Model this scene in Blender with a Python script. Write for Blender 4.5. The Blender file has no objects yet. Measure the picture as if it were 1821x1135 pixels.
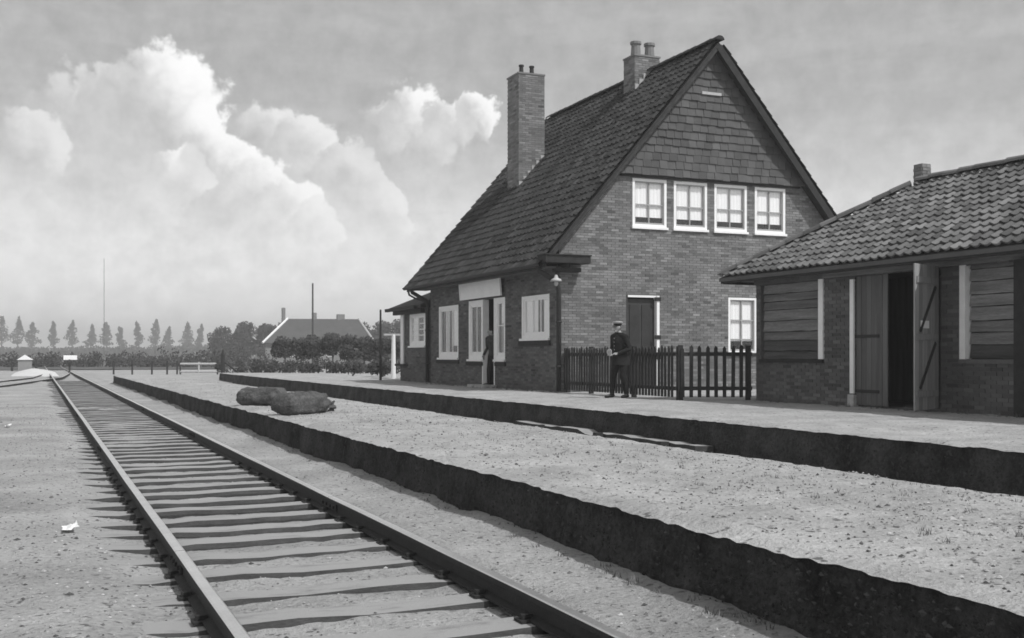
import bpy, bmesh, math, random
from mathutils import Vector, Matrix, noise
random.seed(7)
R = math.radians
SC = bpy.context.scene
COL = SC.collection

# ------------------------------------------------------------------ camera
# world: +Y runs along the railway away from the viewer, +X towards the station, Z=0 is the sand beside the track
YAW = R(23.44); EYE = Vector((0, 0, 1.302))
cam_d = bpy.data.cameras.new('camera'); cam = bpy.data.objects.new('camera', cam_d); COL.objects.link(cam)
cam.location = EYE; cam.rotation_euler = (R(90), 0, -YAW)
cam_d.sensor_fit = 'HORIZONTAL'; cam_d.sensor_width = 36; cam_d.lens = 36 * 1950 / 1821
cam_d.shift_y = (632 - 567.5) / 1821
cam_d.clip_start = .05; cam_d.clip_end = 9000
SC.camera = cam
SC.render.resolution_x = 1024; SC.render.resolution_y = 638

# ------------------------------------------------------------------ exposure
vs = SC.view_settings
vs.view_transform = 'Standard'; vs.look = 'None'; vs.gamma = 1; vs.use_curve_mapping = False; vs.exposure = 0.1
SC.cycles.volume_bounces = 0; SC.cycles.max_bounces = 5; SC.cycles.diffuse_bounces = 3; SC.cycles.filter_width = 1.7
SC.cycles.volume_max_steps = 64

# ------------------------------------------------------------------ sun and sky
SUN = Vector((.30, -.54, .80)).normalized()            # direction towards the sun
sun_d = bpy.data.lights.new('sun', 'SUN'); sun_d.energy = 2.9; sun_d.angle = R(1.2); sun_d.color = (1, 1, 1)
sun = bpy.data.objects.new('sun', sun_d); COL.objects.link(sun)
sun.rotation_euler = SUN.to_track_quat('Z', 'Y').to_euler(); sun.location = (0, 0, 40)

W = bpy.data.worlds.new('World'); SC.world = W; W.use_nodes = True
wt = W.node_tree; wt.nodes.clear()


class NT:
    """small helper to write node trees"""
    def __init__(s, tree): s.t = tree
    def n(s, kind, **kw):
        nd = s.t.nodes.new(kind)
        for k, v in kw.items(): setattr(nd, k, v)
        return nd
    def put(s, sock, v):
        if hasattr(v, 'is_output'): s.t.links.new(v, sock)
        elif v is not None: sock.default_value = v
    def math(s, op, a, b=None, c=None, clamp=False):
        nd = s.n('ShaderNodeMath', operation=op, use_clamp=clamp)
        for i, v in enumerate((a, b, c)):
            if v is not None: s.put(nd.inputs[i], v)
        return nd.outputs[0]
    def vmath(s, op, a, b=None):
        nd = s.n('ShaderNodeVectorMath', operation=op); s.put(nd.inputs[0], a)
        if b is not None:
            if op == 'SCALE': s.put(nd.inputs['Scale'], b)
            else: s.put(nd.inputs[1], b)
        return nd.outputs['Value'] if op in ('DISTANCE', 'DOT_PRODUCT', 'LENGTH') else nd.outputs[0]
    def rng(s, v, a, b, c, d, smooth=False):
        nd = s.n('ShaderNodeMapRange'); nd.clamp = True
        if smooth: nd.interpolation_type = 'SMOOTHSTEP'
        for i, x in enumerate((v, a, b, c, d)): s.put(nd.inputs[i], x)
        return nd.outputs[0]
    def noise(s, vec, scale, detail=4, rough=.55, out=0):
        nd = s.n('ShaderNodeTexNoise'); s.put(nd.inputs['Vector'], vec)
        nd.inputs['Scale'].default_value = scale; nd.inputs['Detail'].default_value = detail
        nd.inputs['Roughness'].default_value = rough
        return nd.outputs[out]


def azel(az, el):
    return (math.cos(R(el)) * math.sin(R(az)), math.cos(R(el)) * math.cos(R(az)), math.sin(R(el)))

# banks of cumulus: azimuth, elevation, angular radius (degrees), whiteness; the bank comes again every 64 degrees round the sky
CL = [(2.6,9.6,4.3,.56),(-.2,9.9,1.8,.55),(6.1,6.3,4.4,0),(4.4,8.2,3.0,.3),(11.0,10.4,2.4,.66),(12.7,10.3,2.2,.72),(15.0,9.4,1.8,.55),(15.8,8.2,1.8,.5),(16.9,7.3,1.5,.5),(3.9,11.6,2.6,.8),(5.7,12.1,3.3,1.0),(7.1,10.7,2.4,1.0),(6.6,8.8,1.7,.9),(8.7,9.2,2.2,1.0),(10.3,8.2,2.0,.95),(11.9,7.3,1.8,.9),(13.2,6.3,1.5,.65),(16.6,11.3,1.8,.7),(18.2,11.6,2.5,.95),(20.1,11.6,1.7,.75),(21.5,12.1,1.5,.95)]
N = NT(wt)
tc = N.n('ShaderNodeTexCoord'); dirv = tc.outputs['Generated']
sep = N.n('ShaderNodeSeparateXYZ'); wt.links.new(dirv, sep.inputs[0])
az_ = N.math('MULTIPLY', N.math('ARCTAN2', sep.outputs[0], sep.outputs[1]), 57.29578)
el_ = N.math('MULTIPLY', N.math('ARCSINE', sep.outputs[2]), 57.29578)
fold = N.math('SUBTRACT', N.math('FLOORED_MODULO', N.math('ADD', az_, 22.0), 64.0), 22.0)
def vec2(x, y):
    c = N.n('ShaderNodeCombineXYZ'); N.put(c.inputs[0], x); N.put(c.inputs[1], y); return c.outputs[0]
def noise2(vec, scale, detail, rough):
    nd = N.n('ShaderNodeTexNoise', noise_dimensions='2D'); wt.links.new(vec, nd.inputs['Vector'])
    for k_, v_ in (('Scale', scale), ('Detail', detail), ('Roughness', rough)): nd.inputs[k_].default_value = v_
    return nd
P2 = vec2(az_, el_)
sky = N.n('ShaderNodeTexSky', sky_type='NISHITA'); sky.sun_disc = False
sky.sun_elevation = math.asin(SUN.z); sky.sun_rotation = math.atan2(SUN.x, SUN.y)
sky.air_density = 1.0; sky.dust_density = 3.0; sky.ozone_density = 1.0
bw = N.n('ShaderNodeRGBToBW'); wt.links.new(sky.outputs[0], bw.inputs[0])
skyv = N.math('ADD', N.math('MULTIPLY', bw.outputs[0], .6), 3.3)       # grey sky as the plate recorded it
puff = noise2(P2, .8, 5, .6).outputs[0]
wn = noise2(P2, .42, 4, .6)
warp = N.vmath('SCALE', N.vmath('SUBTRACT', wn.outputs[1], (.5, .5, .5)), 2.1)
PF = N.vmath('MULTIPLY', N.vmath('ADD', vec2(fold, el_), warp), (1, 1, 0))
bil = N.math('ABSOLUTE', N.math('MULTIPLY_ADD', noise2(P2, .55, 2, .5).outputs[0], 2.0, -1.0))
rag = N.math('MULTIPLY_ADD', N.math('SUBTRACT', puff, .5), .5, N.math('MULTIPLY_ADD', bil, .5, -.1))   # ragged, billowing outline
mp = vec2(N.math('MULTIPLY', az_, .16), N.math('MULTIPLY', el_, .62))
streak = N.rng(noise2(mp, 1.0, 5, .62).outputs[0], .42, .7, 0, 1, True)
low = N.rng(el_, 0, 11, 1, .12, True)
veil = N.math('MULTIPLY', streak, N.math('MULTIPLY', low, .8))
horizon = N.rng(el_, 0, 14, 1.85, .87, True)
base = N.math('MULTIPLY', N.math('MULTIPLY', skyv, horizon), N.rng(puff, .25, .75, .9, 1.1))
def mixf(f, a, b):
    nd = N.n('ShaderNodeMix', data_type='FLOAT')
    for i_, v_ in ((0, f), (2, a), (3, b)): N.put(nd.inputs[i_], v_)
    return nd.outputs[0]
col = mixf(veil, base, 8.6)
LD = Vector((.74, .67, 0))                                  # the sunlit side of the clouds
edge = N.math('MULTIPLY_ADD', rag, .55, 1.0); rag2 = N.math('MULTIPLY', rag, .5); room_ = N.math('SUBTRACT', 10.0, base)
for az, el, rad, wgt in CL:                               # far clouds first
    qn = N.n('ShaderNodeVectorMath', operation='MULTIPLY_ADD'); wt.links.new(PF, qn.inputs[0]); qn.inputs[1].default_value = (1 / rad,) * 3; qn.inputs[2].default_value = (-az / rad, -el / rad, 0)
    q = qn.outputs[0]; sd = N.vmath('DOT_PRODUCT', q, LD)
    m_ = N.math('MULTIPLY', N.rng(N.math('SUBTRACT', edge, N.vmath('LENGTH', q)), -.01, .17, 0, 1, True), N.rng(sd, -.95, .15, 0, 1))
    sh = N.rng(N.math('ADD', sd, rag2), -.45, .75, 0, wgt, True) if wgt else -.10
    col = mixf(m_, col, N.math('MULTIPLY_ADD', room_, sh, base))
W.cycles.sampling_method = 'MANUAL'; W.cycles.sample_map_resolution = 256
cmb = N.n('ShaderNodeCombineColor')
for i in range(3): wt.links.new(col, cmb.inputs[i])
bg = N.n('ShaderNodeBackground'); bg.inputs['Strength'].default_value = .1
wt.links.new(cmb.outputs[0], bg.inputs[0])
wo = N.n('ShaderNodeOutputWorld'); wt.links.new(bg.outputs[0], wo.inputs[0])

# ------------------------------------------------------------------ materials (all greys: the plate has no colour)
def mat(name, v, rough=.9, var=.25, scale=3.0, bump=.4, bscale=30.0, tint=False, speck=None, metal=0, spec=.3, top=None, stretch=None, bdist=.01):
    m = bpy.data.materials.new(name); m.use_nodes = True
    t = m.node_tree; t.nodes.clear(); n = NT(t)
    geo = n.n('ShaderNodeNewGeometry'); pos = geo.outputs['Position']
    if stretch:
        mpn = n.n('ShaderNodeMapping'); mpn.inputs['Scale'].default_value = stretch; t.links.new(pos, mpn.inputs[0]); pos = mpn.outputs[0]
    f = n.rng(n.noise(pos, scale, 6, .6), .25, .75, 1 - var, 1 + var)
    f2 = n.rng(n.noise(pos, bscale, 3, .6), .25, .75, 1 - var * .6, 1 + var * .6)
    val = n.math('MULTIPLY', n.math('MULTIPLY', f, f2), v)
    if speck:
        s = n.rng(n.noise(pos, speck[0], 2, .5), speck[1], speck[1] + .06, 0, 1)
        val = n.math('ADD', n.math('MULTIPLY', val, n.math('SUBTRACT', 1.0, s)), n.math('MULTIPLY', s, speck[2]))
    if top:       # dust and sand lying on upward faces
        sx = n.n('ShaderNodeSeparateXYZ'); t.links.new(geo.outputs['Normal'], sx.inputs[0])
        up = n.math('MULTIPLY', n.rng(sx.outputs[2], .8, .985, 0, 1), n.rng(n.noise(pos, top[1], 4, .6), .22, .45, .45, 1))
        val = n.math('ADD', n.math('MULTIPLY', val, n.math('SUBTRACT', 1.0, up)), n.math('MULTIPLY', up, top[0]))
    if tint:
        at = n.n('ShaderNodeAttribute'); at.attribute_name = 'tint'
        val = n.math('MULTIPLY', val, at.outputs['Fac'])
    c = n.n('ShaderNodeCombineColor')
    for i in range(3): t.links.new(val, c.inputs[i])
    p = n.n('ShaderNodeBsdfPrincipled'); p.inputs['Roughness'].default_value = rough
    p.inputs['Metallic'].default_value = metal; p.inputs['Specular IOR Level'].default_value = spec
    t.links.new(c.outputs[0], p.inputs['Base Color'])
    if bump:
        b = n.n('ShaderNodeBump'); b.inputs['Strength'].default_value = bump; b.inputs['Distance'].default_value = bdist
        t.links.new(n.noise(pos, bscale, 5, .65), b.inputs['Height']); t.links.new(b.outputs[0], p.inputs['Normal'])
    o = n.n('ShaderNodeOutputMaterial'); t.links.new(p.outputs[0], o.inputs[0])
    return m

MT = dict(
    sand=mat('sand', .365, .95, .34, .8, 1.0, 24, speck=(20, .62, .14), bdist=.04),
    platform=mat('platform_gravel', .39, .95, .28, 1.6, 1.0, 24, speck=(13, .635, .14), bdist=.035),
    field=mat('field', .09, .95, .35, .06, 0, 1.5),
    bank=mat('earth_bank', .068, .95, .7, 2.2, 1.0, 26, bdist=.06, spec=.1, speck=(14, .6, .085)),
    sleeper=mat('sleeper_wood', .055, .9, .4, 5, .8, 40, top=(.33, 3), stretch=(1, 3, 3)),
    rail=mat('shaded_rusty_rail_steel', .024, .75, .3, 14, .3, 80, metal=.0, spec=.4),  # rusty steel, darkened so the colour carries the shade on the rail sides
    railtop=mat('worn_rail_head', .86, .3, .12, 5, .05, 60, metal=1),
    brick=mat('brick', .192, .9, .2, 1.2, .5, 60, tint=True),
    brick_dark=mat('dark_brick', .115, .9, .2, 1.5, .5, 60, tint=True),  # on the house: the gable brick with track-side shade in its tone
    brick_chim=mat('chimney_brick', .2, .9, .15, 2, .5, 60, tint=True),
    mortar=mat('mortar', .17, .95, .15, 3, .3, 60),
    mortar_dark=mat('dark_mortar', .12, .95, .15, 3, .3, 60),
    tile=mat('dark_roof_tile', .04, .8, .5, 5, .8, 40, tint=True),
    hung=mat('hung_tile', .092, .8, .2, 2, .4, 45, tint=True),
    pantile=mat('shed_pantile', .14, .75, .2, 2, .4, 45, tint=True),
    white=mat('white_paint', .88, .6, .06, 6, .1, 40, spec=.4),
    cream=mat('signboard_paint', .84, .6, .08, 2.5, .1, 40),
    bar=mat('grey_paint', .36, .6, .1, 6, .1, 40),
    curtain=mat('net_curtain', .93, .9, .02, 8, .05, 30),
    dark=mat('tarred_wood', .03, .8, .35, 6, .5, 40),
    wood=mat('weathered_plank', .2, .85, .45, 3, .5, 35, tint=True, stretch=(1, .25, 4)),
    wood_v=mat('weathered_door_wood', .13, .85, .25, 3, .5, 35, tint=True, stretch=(4, 4, .3)),
    sunlit_wood=mat('sunlit_door_wood', .27, .85, .18, 4, .4, 35, tint=True, stretch=(4, 4, .3)),  # open shed leaf: sunlight put into a lighter copy of the door wood
    door=mat('dark_door_paint', .05, .6, .3, 4, .3, 40, tint=True),
    fascia=mat('fascia_board', .12, .85, .25, 3, .4, 30),
    room=mat('dark_room', .02, .95, .1, 2, 0, 10),
    iron=mat('black_iron', .025, .55, .3, 10, .2, 60),
    pipe=mat('drain_pipe', .03, .6, .3, 10, .2, 60),
    stone=mat('pale_stone', .45, .9, .2, 8, .4, 40),
    leaf=mat('foliage', .05, .9, .3, 1.2, 0, 20, tint=True),
    leaf_far=mat('far_foliage', .055, .95, .3, .2, 0, 20, tint=True),
    bark=mat('bark', .07, .9, .3, 5, .5, 40),
    thatch=mat('farm_roof', .085, .95, .2, 1, .3, 8),
    plaster=mat('farm_wall', .25, .9, .2, 1, .2, 10),
    cloth=mat('dark_uniform', .022, .9, .25, 10, .3, 60, spec=.15),
    trouser=mat('dark_trousers', .02, .9, .25, 10, .3, 60, spec=.15),
    jacket=mat('grey_jacket', .05, .9, .25, 10, .3, 60, spec=.15),
    skin=mat('skin', .38, .6, .06, 12, .1, 60),
    hair=mat('hair', .03, .7, .3, 30, .3, 80),
    shoe=mat('black_leather', .015, .4, .2, 10, .1, 60),
    sack=mat('sackcloth', .1, .95, .5, 7, 1.0, 26, tint=True, bdist=.04),
    pebble=mat('pebble', .3, .9, .3, 9, .3, 60, tint=True),
    grass=mat('dry_grass', .13, .9, .3, 4, 0, 20, tint=True),
    paper=mat('paper_scrap', .8, .9, .04, 9, .1, 40),
)

gm = bpy.data.materials.new('window_glass'); gm.use_nodes = True
t = gm.node_tree; t.nodes.clear(); n = NT(t)
gg = n.n('ShaderNodeNewGeometry'); fz_ = n.math('ABSOLUTE', n.vmath('DOT_PRODUCT', gg.outputs['Normal'], gg.outputs['Incoming']))
fres = n.math('MULTIPLY_ADD', n.math('POWER', n.math('SUBTRACT', 1.0, fz_, clamp=True), 5.0), .92, .045, clamp=True)
tr = n.n('ShaderNodeBsdfTransparent'); tr.inputs[0].default_value = (1, 1, 1, 1)
gl = n.n('ShaderNodeBsdfGlossy'); gl.inputs['Roughness'].default_value = .03
mx = n.n('ShaderNodeMixShader'); t.links.new(fres, mx.inputs[0])
t.links.new(tr.outputs[0], mx.inputs[1]); t.links.new(gl.outputs[0], mx.inputs[2])
o = n.n('ShaderNodeOutputMaterial'); t.links.new(mx.outputs[0], o.inputs[0])
MT['glass'] = gm

# ------------------------------------------------------------------ mesh helpers
class MB:
    """collects shapes, then links them as one mesh object"""
    def __init__(s): s.v = []; s.f = []; s.t = []; s.m = []
    def add(s, verts, faces, tint=1.0, mi=0):
        b = len(s.v); s.v += [tuple(p) for p in verts]
        for f in faces: s.f.append([i + b for i in f]); s.t.append(tint); s.m.append(mi)
    def box(s, F, u0, u1, v0, v1, n0, n1, tint=1.0, mi=0, back=True):
        O, U, V, Nn = F
        P = [O + U * u + V * v + Nn * w for w in (n0, n1) for v in (v0, v1) for u in (u0, u1)]
        fs = [(4, 5, 7, 6), (0, 4, 6, 2), (1, 3, 7, 5), (2, 6, 7, 3), (0, 1, 5, 4)]
        if back: fs.append((0, 2, 3, 1))
        if U.cross(V).dot(Nn) < 0: fs = [f[::-1] for f in fs]
        s.add(P, fs, tint, mi)
    def wbox(s, x0, x1, y0, y1, z0, z1, tint=1.0, mi=0): s.box(WF, x0, x1, y0, y1, z0, z1, tint, mi)
    def tube(s, pts, rads, seg=8, tint=1.0, mi=0, cap=True):
        pts = [Vector(p) for p in pts]
        if not hasattr(rads, '__len__'): rads = [rads] * len(pts)
        rings = []; ref = None
        for i, p in enumerate(pts):
            d = (pts[min(i + 1, len(pts) - 1)] - pts[max(i - 1, 0)]).normalized()
            if ref is None: ref = d.orthogonal().normalized()
            ref = (ref - d * ref.dot(d)).normalized(); q = d.cross(ref)
            rings.append([p + (ref * math.cos(2 * math.pi * k / seg) + q * math.sin(2 * math.pi * k / seg)) * rads[i] for k in range(seg)])
        V = [p for r in rings for p in r]; Fc = []
        for i in range(len(rings) - 1):
            for k in range(seg):
                k2 = (k + 1) % seg; Fc.append((i * seg + k, i * seg + k2, (i + 1) * seg + k2, (i + 1) * seg + k))
        if cap: Fc.append(tuple(range(seg))[::-1]); Fc.append(tuple((len(rings) - 1) * seg + k for k in range(seg)))
        s.add(V, Fc, tint, mi)
    def ball(s, c, r, seg=10, rings=6, tint=1.0, mi=0):
        c = Vector(c); r = Vector(r) if hasattr(r, '__len__') else Vector((r, r, r))
        V = [c + Vector((0, 0, -r.z))]; Fc = []
        for i in range(1, rings):
            a = -math.pi / 2 + math.pi * i / rings
            for k in range(seg):
                b = 2 * math.pi * k / seg
                V.append(c + Vector((r.x * math.cos(a) * math.cos(b), r.y * math.cos(a) * math.sin(b), r.z * math.sin(a))))
        V.append(c + Vector((0, 0, r.z))); L = len(V) - 1
        for k in range(seg):
            k2 = (k + 1) % seg
            Fc.append((0, 1 + k2, 1 + k)); Fc.append((L, L - seg + k, L - seg + k2))
            for i in range(rings - 2):
                a0 = 1 + i * seg; Fc.append((a0 + k, a0 + k2, a0 + seg + k2, a0 + seg + k))
        s.add(V, Fc, tint, mi)
    def mesh(s, name, mats, smooth=False):
        me = bpy.data.meshes.new(name); me.from_pydata(s.v, [], s.f)
        for m in (mats if isinstance(mats, (list, tuple)) else [mats]): me.materials.append(MT[m] if isinstance(m, str) else m)
        at = me.attributes.new('tint', 'FLOAT', 'FACE'); at.data.foreach_set('value', s.t)
        if any(s.m): me.polygons.foreach_set('material_index', s.m)
        if smooth: me.polygons.foreach_set('use_smooth', [True] * len(me.polygons))
        me.update(); return me
    def build(s, name, mats, parent=None, smooth=False):
        return link(name, s.mesh(name, mats, smooth), parent)

def link(name, data, parent=None):
    o = bpy.data.objects.new(name, data); COL.objects.link(o)
    if parent: put_under(o, parent)
    return o
def world_of(o):
    m = o.matrix_basis.copy()
    return world_of(o.parent) @ o.matrix_parent_inverse @ m if o.parent else m
def put_under(o, parent):
    o.parent = parent; o.matrix_parent_inverse = world_of(parent).inverted()
def tag(o, label, cat, group=None, kind=None):
    if label: o['label'] = label
    if cat: o['category'] = cat
    if group: o['group'] = group
    if kind: o['kind'] = kind
    return o
def thing(name, loc, label, cat, group=None):
    o = link(name, None); o.location = loc; o.empty_display_size = .3
    return tag(o, label, cat, group)

X, Y, Z = Vector((1, 0, 0)), Vector((0, 1, 0)), Vector((0, 0, 1))
WF = (Vector((0, 0, 0)), X, Y, Z)
def nz(x, y, z=0.0, s=1.0): return noise.noise(Vector((x * s, y * s, z * s)))
def frange(a, b, fn):
    out = [a]
    while out[-1] < b: out.append(min(b, out[-1] + fn(out[-1])))
    return out
def grid(xs, ys, fz, name, m, parent=None, fx=None):
    mb = MB(); nx = len(xs)
    V = [((fx(x, y) if fx else x), y, fz(x, y)) for y in ys for x in xs]
    Fc = [(j * nx + i, j * nx + i + 1, (j + 1) * nx + i + 1, (j + 1) * nx + i) for j in range(len(ys) - 1) for i in range(nx - 1)]
    mb.v = V; mb.f = Fc; mb.t = [1.0] * len(Fc); mb.m = [0] * len(Fc)
    return mb.build(name, m, parent, smooth=True)
def sm(a, b, x):
    t = max(0, min(1, (x - a) / (b - a))); return t * t * (3 - 2 * t)

# ------------------------------------------------------------------ ground and track bed
RL, RR = .81, 2.31                    # rail centre lines of the main track
PX0, PX1, FX = 3.25, 5.92, 8.72       # island platform edges, far platform edge
PT = .39                              # platform top
FP = {}
rf = random.Random(77)
def walk(x, y, hx, hy, n):
    for k in range(n):
        x += hx * .36 + rf.uniform(-.05, .05); y += hy * .36 + rf.uniform(-.05, .05); sx = (.09 if k % 2 else -.09)
        p = (x - hy * sx, y + hx * sx, hx, hy)
        for ci in (-1, 0, 1):
            for cj in (-1, 0, 1): FP.setdefault((int(p[0] // .5) + ci, int(p[1] // .5) + cj), []).append(p)
for x0, y0, hx, hy, n in ((-.5, 4, .05, 1, 45), (-1.2, 3.5, .12, .99, 40), (-.1, 6, -.15, .98, 36), (-2.2, 6, .3, .95, 30), (4.9, 3, -.02, 1, 60), (4.2, 6, .05, 1, 50), (5.4, 5, -.08, 1, 45), (3.6, 9, .16, .98, 26), (10.2, 6, 0, 1, 70), (9.6, 9, .03, 1, 60)): walk(x0, y0, hx, hy, n)
def dent(x, y):
    z = 0.0
    for px, py, hx, hy in FP.get((int(x // .5), int(y // .5)), ()):
        dx, dy = x - px, y - py; a = (dx * hx + dy * hy) / .15; b = (dx * hy - dy * hx) / .06; r2 = a * a + b * b
        if r2 < 4: z += -.016 * math.exp(-r2 * 1.3) + .005 * math.exp(-(r2 - 2) ** 2)
    return z
def gz(x, y):
    z = (dent(x, y) if y < 30 and x < 3.3 else 0) + .012 * nz(x, y, 0, 2.3) + .008 * nz(x, y, 3, 7) + .03 * nz(x, y, 9, .35)
    if -1 < x < 4 and y < 80:
        left = sm(.12 + .16 * nz(x, y, 5, 1.7), RL - .04, x)
        right = 1 - sm(RR + .02, RR + .3 + .1 * nz(x, y, 8, 1.3), x)
        z -= (.067 + .008 * nz(x, y, 11, 1.3) + .006 * nz(x, y, 13, 8)) * left * right
        z += .035 * sm(2.9, 3.25, x) * (1 + 1.2 * nz(x, y, 2, 1.1)) * (1 if x < 3.5 else 0)
    if 5.75 < x < 8.86 and y < 54: z -= .14
    return z
gx = frange(-4, 3.4, lambda v: .045 if v > -1.2 else .12) 
gx = [-2500, -1200, -600, -300, -150, -80, -45, -25, -15, -9, -6] + gx + [4, 5, 5.7, 5.8, 6.6, 7.3, 8, 8.83, 8.9, 10, 14, 20, 35, 60, 100, 180, 300, 600, 1200, 2500]
gy = [-60, -20, -8, -3, 0, 1] + frange(1.5, 2600, lambda v: max(.035, .007 * v) if v < 60 else .09 * v)
ground = grid(gx, gy, gz, 'ground', ['sand'])
tag(ground, 'pale sandy ground of the railway yard running out to the fields', 'ground', kind='structure')

fld = grid([-2400, -1200, -500, -200, -80, -30, -10, 0, 10, 25, 50, 100, 200, 500, 1200, 2400], frange(103, 2500, lambda v: .06 * v), lambda x, y: .06 + .03 * nz(x, y, 4, .1), 'field', ['field'])
tag(fld, 'grey meadow stretching beyond the level crossing to the woods', 'field', kind='structure')
# ------------------------------------------------------------------ platforms
def platform(name, x0, x1, y0, y1, label, right_wall=True, seed=0):
    ys = frange(y0, y1, lambda v: max(.03, .007 * abs(v)))
    xs = [x0 - .015, x0 + .01, x0 + .05] + frange(x0 + .12, min(x1, x0 + 3) - .06, lambda v: .05)
    xs += ([x1 - .02, x1 + .015] if x1 < x0 + 3.1 else frange(x0 + 3.5, x1, lambda v: 1.2))
    def ez(y): return .009 * nz(0, y, seed, .8) + .01 * nz(0, y, seed + 4, 3.1) + .008 * nz(0, y, seed + 5, 9)
    def fz(x, y):
        e = min(x - x0, (x1 - x) if x1 < x0 + 3.1 else 9)
        edge = 1 - sm(0, .14, e)
        return PT + (dent(x, y) * (1 - edge) if y < 34 else 0) + .012 * nz(x, y, seed, 3) + .02 * nz(x, y, seed, .6) * (1 - edge) + .007 * nz(x, y, seed, 11) + edge * (ez(y) - .022)
    def fx(x, y): return x + (.018 * nz(x, y, seed + 7, 1.1) + .022 * nz(x, y, seed + 2, 4.5) + .012 * nz(x, y, seed + 9, 12)) * (1 - sm(0, .2, min(x - x0, abs(x1 - x))))
    top = grid(xs, ys, fz, name, ['platform'], fx=fx)
    tag(top, label, 'platform', kind='structure')
    def wall(xw, sgn):
        mb = MB(); rows = 18 if sgn < 0 else 5
        for yy in ys:
            for r in range(rows + 1):
                tt = r / rows; zz = -.32 + tt * (fz(xw + .02 * -sgn, yy) + .314)
                bulge = .05 * nz(yy, tt * .8, seed, 2.2) + .028 * nz(yy, tt * .9, seed + 3, 7) + .014 * nz(yy * 2, tt * 1.6, seed + 6, 11)
                bulge *= (1 - .75 * tt ** 4)
                mb.v.append((fx(xw, yy) - sgn * (.02 * tt) * -1 * -1 + sgn * (.03 * (1 - tt)) + bulge, yy, zz))
        nr = rows + 1
        for j in range(len(ys) - 1):
            for r in range(rows):
                q = (j * nr + r, (j + 1) * nr + r, (j + 1) * nr + r + 1, j * nr + r + 1)
                mb.f.append(q if sgn > 0 else q[::-1]); mb.t.append(1.0); mb.m.append(0)
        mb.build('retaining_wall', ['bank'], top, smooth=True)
    wall(x0, -1)
    if right_wall: wall(x1, 1)
    end = MB(); F = (Vector((0, y1, 0)), X, Z, Y)
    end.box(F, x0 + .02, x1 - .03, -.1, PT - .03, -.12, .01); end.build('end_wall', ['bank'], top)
    return top
island = platform('island_platform', PX0, PX1, -2, 54, 'sandy island platform between the two tracks with a dark rough edge', True, 1)
farp = platform('station_platform', FX, 60, -2, 58.4, 'pale gravel platform in front of the station house', False, 5)

# ------------------------------------------------------------------ railway tracks
RP = [(-.055, 0), (.055, 0), (.055, .012), (.012, .026), (.009, .085), (.032, .098), (.032, .124), (.024, .13), (-.024, .13), (-.032, .124), (-.032, .098), (-.009, .085), (-.012, .026), (-.055, .012)]
def rail_mesh(path, zt):
    mb = MB(); k = len(RP); V = []
    for i, p in enumerate(path):
        p = Vector((p[0], p[1])); q = Vector(path[min(i + 1, len(path) - 1)][:2]) - Vector(path[max(i - 1, 0)][:2]); q.normalize(); nr = Vector((q.y, -q.x))
        w = .004 * nz(p.y, 0, p.x, .7); dz = .006 * nz(p.y, 5, p.x, .5)
        V += [(p.x + nr.x * (a + w), p.y + nr.y * (a + w), zt - .13 + b + dz) for a, b in RP]
    for i in range(len(path) - 1):
        for j in range(k):
            j2 = (j + 1) % k; mb.add([], [])
            mb.f.append([i * k + j, i * k + j2, (i + 1) * k + j2, (i + 1) * k + j]); mb.t.append(1.0); mb.m.append(1 if j in (6, 7, 8) else 0)
    mb.f.append(list(range(k))); mb.f.append([(len(path) - 1) * k + j for j in range(k)][::-1]); mb.t += [1, 1]; mb.m += [0, 0]
    mb.v = V
    for f in mb.f: f.reverse()
    return mb
slm = []
for q in range(6):
    mb = MB(); rs = random.Random(q); nn = 14; L = 2.56 + rs.uniform(-.06, .06)
    for i in range(nn + 1):
        x = -L / 2 + L * i / nn; w = .15 + rs.uniform(-.014, .014); o_ = rs.uniform(-.008, .008); h = rs.uniform(-.012, .004)
        mb.v += [(x, -w + o_, -.14), (x, w + o_, -.14), (x, w + o_, -.03 + h), (x, w - .03 + o_, h), (x, -w + .03 + o_, h), (x, -w + o_, -.03 + h)]
    for i in range(nn):
        for j in range(6): mb.f.append([i * 6 + j, i * 6 + (j + 1) % 6, i * 6 + 6 + (j + 1) % 6, i * 6 + 6 + j][::-1])
    mb.f.append([0, 1, 2, 3, 4, 5]); mb.f.append([nn * 6 + j for j in range(6)][::-1])
    mb.t = [1.0] * len(mb.f); mb.m = [0] * len(mb.f)
    slm.append(mb.mesh('sleeper', ['sleeper']))
pm = MB(); pm.wbox(-.06, .06, -.2, .2, -.02, 0); 
fpm = MB()
for sx in (-1, 1):
    fpm.wbox(sx * .012, sx * .026, -.24, .24, .03, .088)
    for yb in (-.18, -.06, .06, .18): fpm.wbox(sx * .026, sx * .042, yb - .012, yb + .012, .048, .072)
fishplate = fpm.mesh('fishplate', ['rail'])
chm = MB(); chm.wbox(-.05, .035, -.05, .05, -.004, .01); chm.wbox(-.04, .018, -.016, .016, .01, .034)
clip = chm.mesh('rail_spike', ['rail'])
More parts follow.
